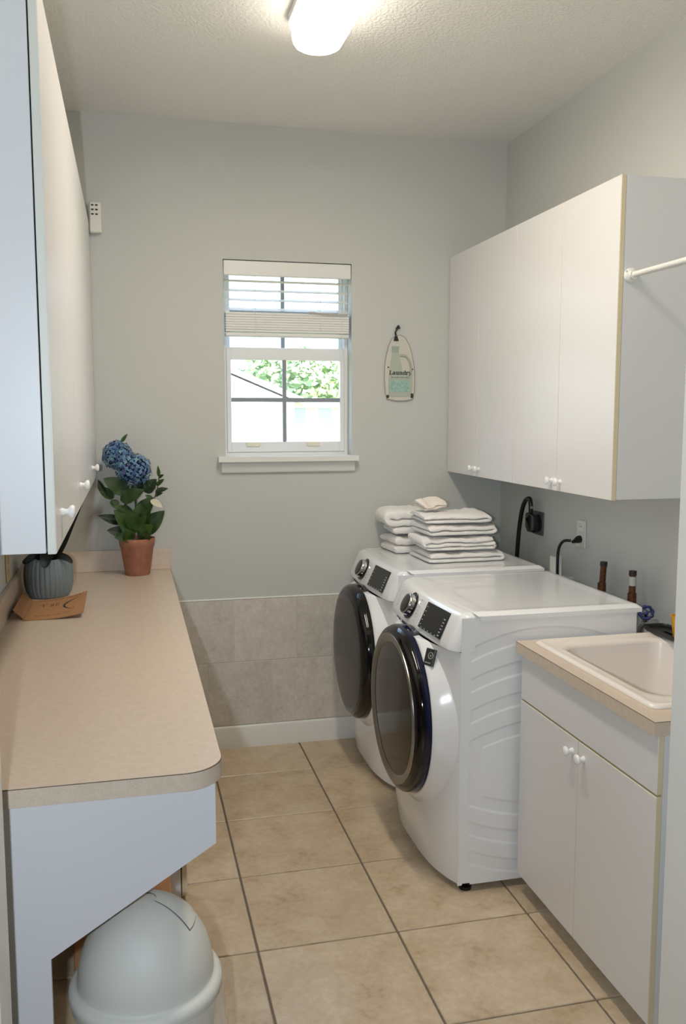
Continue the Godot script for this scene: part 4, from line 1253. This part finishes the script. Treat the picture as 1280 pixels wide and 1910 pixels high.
	for q in [[0.106, 0.455, 0.103, 0.508, 0.016], [0.106, 0.45, 0.128, 0.468, 0.016], [0.095, 0.415, 0.128, 0.448, 0.022], [0.088, 0.385, 0.146, 0.405, 0.028], [0.085, 0.365, 0.122, 0.385, 0.018], [0.09, 0.40, 0.06, 0.425, 0.024], [0.075, 0.345, 0.045, 0.375, 0.028]]:
		var e1 := Vector3(q[2] - q[0], q[3] - q[1], 0.012)
		var hint := Vector3(0, 0.6, 0.8)
		var e2 := (hint - e1 * hint.dot(e1) / e1.length_squared()).normalized()
		var lf := obj(t, "leaf", big, green[[1, 3, 0, 3, 0, 1, 2][sk]])
		lf.transform = Transform3D(Basis(e1, e2 * e1.length(), e1.normalized().cross(e2) * q[4]), Vector3(q[0], q[1], 0.02))
		sk += 1
	# ribbed planter under the left cabinets
	var p := thing("ribbed_planter", "round ribbed blue-grey planter with dark strap leaves on the counter", "potted plant", Vector3(-0.742, yt, 0.545))
	var pp := []
	for q in [Vector2(0.0, 0), Vector2(0.072, 0), Vector2(0.080, 0.004), Vector2(0.090, 0.022), Vector2(0.097, 0.055), Vector2(0.0985, 0.09), Vector2(0.095, 0.125), Vector2(0.087, 0.152), Vector2(0.081, 0.160), Vector2(0.075, 0.160), Vector2(0.073, 0.14)]:
		var row := PackedVector3Array()
		for k in 240:
			var an := TAU * k / 240.0
			var rr: float = q.x - (0.0035 * pow(absf(cos(an * 15.0)), 6.0) if q.x > 0.078 and q.y < 0.158 else 0.0)
			row.append(Vector3(cos(an) * rr, q.y, sin(an) * rr))
		pp.append(row)
	obj(p, "pot", grid(S(), pp, Vector3(0, 0.08, 0), false, true).commit(), mat(Color(0.45, 0.49, 0.50), 0.45), Vector3.ZERO, "ribbed blue-grey pot")
	obj(p, "soil", lathe(S(), [Vector2(0.075, 0.138), Vector2(0, 0.142)], 24).commit(), mat(Color(0.05, 0.045, 0.035), 0.95))
	var dark := mat(Color(0.07, 0.10, 0.05), 0.45)
	var dark2 := mat(Color(0.05, 0.065, 0.04), 0.5)
	for q in [[[0.0, 0.14, 0.02], [0.045, 0.20, 0.05], [0.10, 0.32, 0.06], [0.163, 0.445, 0.05], 0.022], [[0.01, 0.14, 0.02], [0.04, 0.175, 0.06], [0.08, 0.165, 0.075], [0.10, 0.145, 0.08], 0.014], [[-0.01, 0.14, 0.02], [-0.04, 0.178, 0.06], [-0.075, 0.16, 0.07], [-0.09, 0.15, 0.075], 0.014], [[0.0, 0.14, 0.03], [0.01, 0.19, 0.075], [0.0, 0.17, 0.10], [-0.005, 0.135, 0.108], 0.026], [[0.0, 0.14, 0.0], [-0.02, 0.27, 0.02], [-0.05, 0.38, 0.02], [-0.06, 0.44, 0.03], 0.022], [[0.0, 0.14, 0.0], [0.03, 0.26, -0.03], [0.05, 0.36, -0.05], [0.05, 0.43, -0.06], 0.022]]:
		var c := curve([Vector3(q[0][0], q[0][1], q[0][2]), Vector3(q[1][0], q[1][1], q[1][2]), Vector3(q[2][0], q[2][1], q[2][2]), Vector3(q[3][0], q[3][1], q[3][2])], 6)
		var P := []
		for i in c.size():
			var s := float(i) / (c.size() - 1)
			var w: float = q[4] * pow(sin(PI * clampf(0.12 + 0.86 * s, 0.0, 1.0)), 0.6)
			var dir: Vector3 = (c[mini(i + 1, c.size() - 1)] - c[maxi(i - 1, 0)]).normalized()
			var side := dir.cross(Vector3(0, 0.25, 1)).normalized()
			P.append(PackedVector3Array([c[i] - side * w, c[i] - Vector3(0, 0.002, 0.003), c[i] + side * w]))
		obj(p, "strap_leaf", grid(S(), P, Vector3(0, 0.2, -1)).commit(), dark if q[4] > 0.02 else dark2)

# ------------------------------------------------------------------ towels
# a folded towel: a strip of cloth of thickness th, folded n times along x, depth d along z, resting on y = 0
func towel(w: float, d: float, n: int, th: float, seed_: int) -> Mesh:
	var nz := noise(seed_, 9.0, 3)
	var path := []
	var gap := th * 1.02
	for k in n:
		var y := th * 0.5 + k * gap
		var r := RandomNumberGenerator.new()
		r.seed = seed_ + k
		var e := w * 0.5 - gap * 0.5 - r.randf() * 0.008
		var dirr := 1.0 if k % 2 == 0 else -1.0
		for i in 15: path.append(Vector2(lerpf(-e, e, i / 14.0) * dirr, y))
		if k < n - 1:
			for i in range(1, 6):
				var a := -PI * 0.5 + PI * i / 6.0
				path.append(Vector2(dirr * (e + cos(a) * gap * 0.55), y + gap * 0.5 + sin(a) * gap * 0.5))
	var P := []
	var m := path.size()
	for i in m:
		var t: Vector2 = (path[mini(i + 1, m - 1)] - path[maxi(i - 1, 0)]).normalized()
		var nn := Vector2(-t.y, t.x)
		var row := PackedVector3Array()
		var cap := 1.0
		if i == 0 or i == m - 1: cap = 0.5
		for j in 28:
			var a := TAU * j / 28.0
			var cz := signf(cos(a)) * pow(absf(cos(a)), 0.25)
			var cy := signf(sin(a)) * pow(absf(sin(a)), 0.55)
			var dz := d * 0.5 + 0.008 * nz.get_noise_2d(path[i].x * 2.0, path[i].y * 30.0 + 5.0)
			var q: Vector2 = path[i] + nn * cy * th * 0.5 * cap
			var p := Vector3(q.x, q.y, cz * dz)
			var k := clampf(p.y / (th * 2.0), 0.0, 1.0)
			p.y += (0.010 * nz.get_noise_3d(p.x * 0.9, 0.0, p.z * 0.9) + 0.006 * nz.get_noise_3d(p.x * 3.0, p.y * 4.0, p.z * 3.0)) * k
			p.x += 0.006 * nz.get_noise_3d(p.x, p.y * 6.0, p.z * 2.0)
			# edges sag a little
			p.y -= k * 0.010 * pow(absf(p.z) / (d * 0.5), 4.0)
			p.y = maxf(p.y, 0.0003)
			row.append(p)
		P.append(row)
	var st := grid(S(), P, Vector3(0, th * n * 0.5, 0), false, true)
	poly(st, Array(P[0]), Vector3.LEFT)
	poly(st, Array(P[m - 1]), Vector3.RIGHT)
	return st.commit()

func _towels() -> void:
	var terry := tri_mat(Color(0.955, 0.945, 0.93), 0.95, null, 0.05, relief(91, 0.09, 2, 128), 0.10)
	terry.rim_enabled = true
	terry.rim = 0.3
	var y := 0.9985
	# pair lying behind, rolled ends to the left
	for q in [[0.25, 0.22, 2, 0.042, 11, Vector3(0.925, 0.0, 0.15), 3.0, "folded white towel at the bottom of the pair behind the tall stack"], [0.26, 0.22, 3, 0.040, 12, Vector3(0.935, 0.094, 0.15), -3.0, "thick folded white towel lying on the lower one behind the tall stack"],
			[0.375, 0.27, 2, 0.024, 13, Vector3(1.075, 0.0, 0.430), 1.5, "flat folded white towel at the bottom of the tall stack"], [0.35, 0.265, 3, 0.0205, 14, Vector3(1.06, 0.0545, 0.428), -2.0, "folded white towel second from the bottom of the tall stack"],
			[0.345, 0.26, 2, 0.0245, 15, Vector3(1.055, 0.1235, 0.43), 2.0, "folded white towel under the topmost one of the tall stack"], [0.33, 0.25, 2, 0.022, 16, Vector3(1.045, 0.178, 0.425), -2.0, "topmost folded white towel of the tall stack"]]:
		var o := obj(self, "folded_towel", towel(q[0], q[1], q[2], q[3], q[4]), terry, Vector3(0, y, 0) + q[5])
		o.rotation_degrees.y = q[6]
		tag(o, q[7], "towel", "white towels on the dryer")
	var wc := obj(self, "washcloth", towel(0.14, 0.10, 2, 0.017, 21), tri_mat(Color(0.93, 0.89, 0.84), 0.95, null, 0.05, relief(92, 0.09, 2, 128), 0.08), Vector3(0.955, y + 0.243, 0.41))
	wc.rotation_degrees = Vector3(10, 12, 7)
	tag(wc, "small cream washcloth lying on top of the towels", "washcloth")

# ------------------------------------------------------------------ bin
func _bin() -> void:
	var t := thing("swing_top_bin", "white plastic bin with a domed swing lid under the counter end", "bin", Vector3(-0.398, 0, 2.375))
	obj(t, "body", lathe(S(), [Vector2(0, 0), Vector2(0.125, 0), Vector2(0.130, 0.006), Vector2(0.158, 0.352), Vector2(0.166, 0.356), Vector2(0.167, 0.372), Vector2(0.158, 0.376), Vector2(0.150, 0.37), Vector2(0.122, 0.01), Vector2(0, 0.008)], 64).commit(), M.plastic, Vector3.ZERO, "tapered white plastic body")
	var dome := [Vector2(0.162, 0.3745), Vector2(0.170, 0.376), Vector2(0.172, 0.386), Vector2(0.169, 0.398), Vector2(0.160, 0.402), Vector2(0.1535, 0.404)]
	for k in 19:
		var a := PI * 0.5 * k / 18.0
		dome.append(Vector2(0.152 * cos(a), 0.408 + 0.176 * sin(a)))
	var d := obj(t, "lid", lathe(S(), dome, 72).commit(), M.plastic, Vector3.ZERO, "domed white lid")
	# swing flap: its own shell, proud of the dome by a hair, with a dark joint round it
	var mk := func(grow: float, a0: float, a1: float, e0: float, e1: float) -> SurfaceTool:
		var P := []
		for i in 17:
			var row := PackedVector3Array()
			for j in 17:
				var el := lerpf(e0, e1, i / 16.0)
				var az := lerpf(a0, a1, j / 16.0)
				row.append(Vector3((0.152 + grow) * cos(el) * cos(az), 0.408 + (0.176 + grow) * sin(el), (0.152 + grow) * cos(el) * sin(az)))
			P.append(row)
		return grid(S(), P, Vector3(0, 0.4, 0))
	obj(d, "flap_joint", mk.call(0.0006, -1.45, 0.55, 0.735, 1.40).commit(), mat(Color(0.45, 0.45, 0.43), 0.6), Vector3.ZERO, "dark joint of the swing flap")
	obj(d, "swing_flap", mk.call(0.0020, -1.42, 0.535, 0.75, 1.40).commit(), M.plastic, Vector3.ZERO, "swinging flap in the lid")
	# clear liner hanging out round the rim
	var film := StandardMaterial3D.new()
	film.albedo_color = Color(0.95, 0.95, 0.94, 0.28)
	film.transparency = BaseMaterial3D.TRANSPARENCY_ALPHA
	film.roughness = 0.15
	var nz := noise(95, 5.0, 3)
	var P := []
	for i in 15:
		var row := PackedVector3Array()
		for j in 61:
			var a := lerpf(-1.5, 1.35, j / 60.0)
			var s := i / 14.0
			var pt := Vector3(cos(a), 0, sin(a))
			var r := 0.1705 + 0.012 * sin(s * PI * 0.8) + 0.012 * nz.get_noise_3d(pt.x * 1.5, s * 0.8, pt.z * 1.5) * s + 0.004 * absf(sin(a * 19.0)) * s
			row.append(Vector3(cos(a) * r, 0.372 - s * 0.20 - 0.02 * nz.get_noise_2d(a * 0.6, 3.0) * s, sin(a) * r))
		P.append(row)
	tag(obj(self, "bin_liner", grid(S(), P, Vector3(0, 0.3, 0)).commit(), film, Vector3(-0.398, 0, 2.375)), "clear plastic bag hanging out over the rim of the bin", "bag")
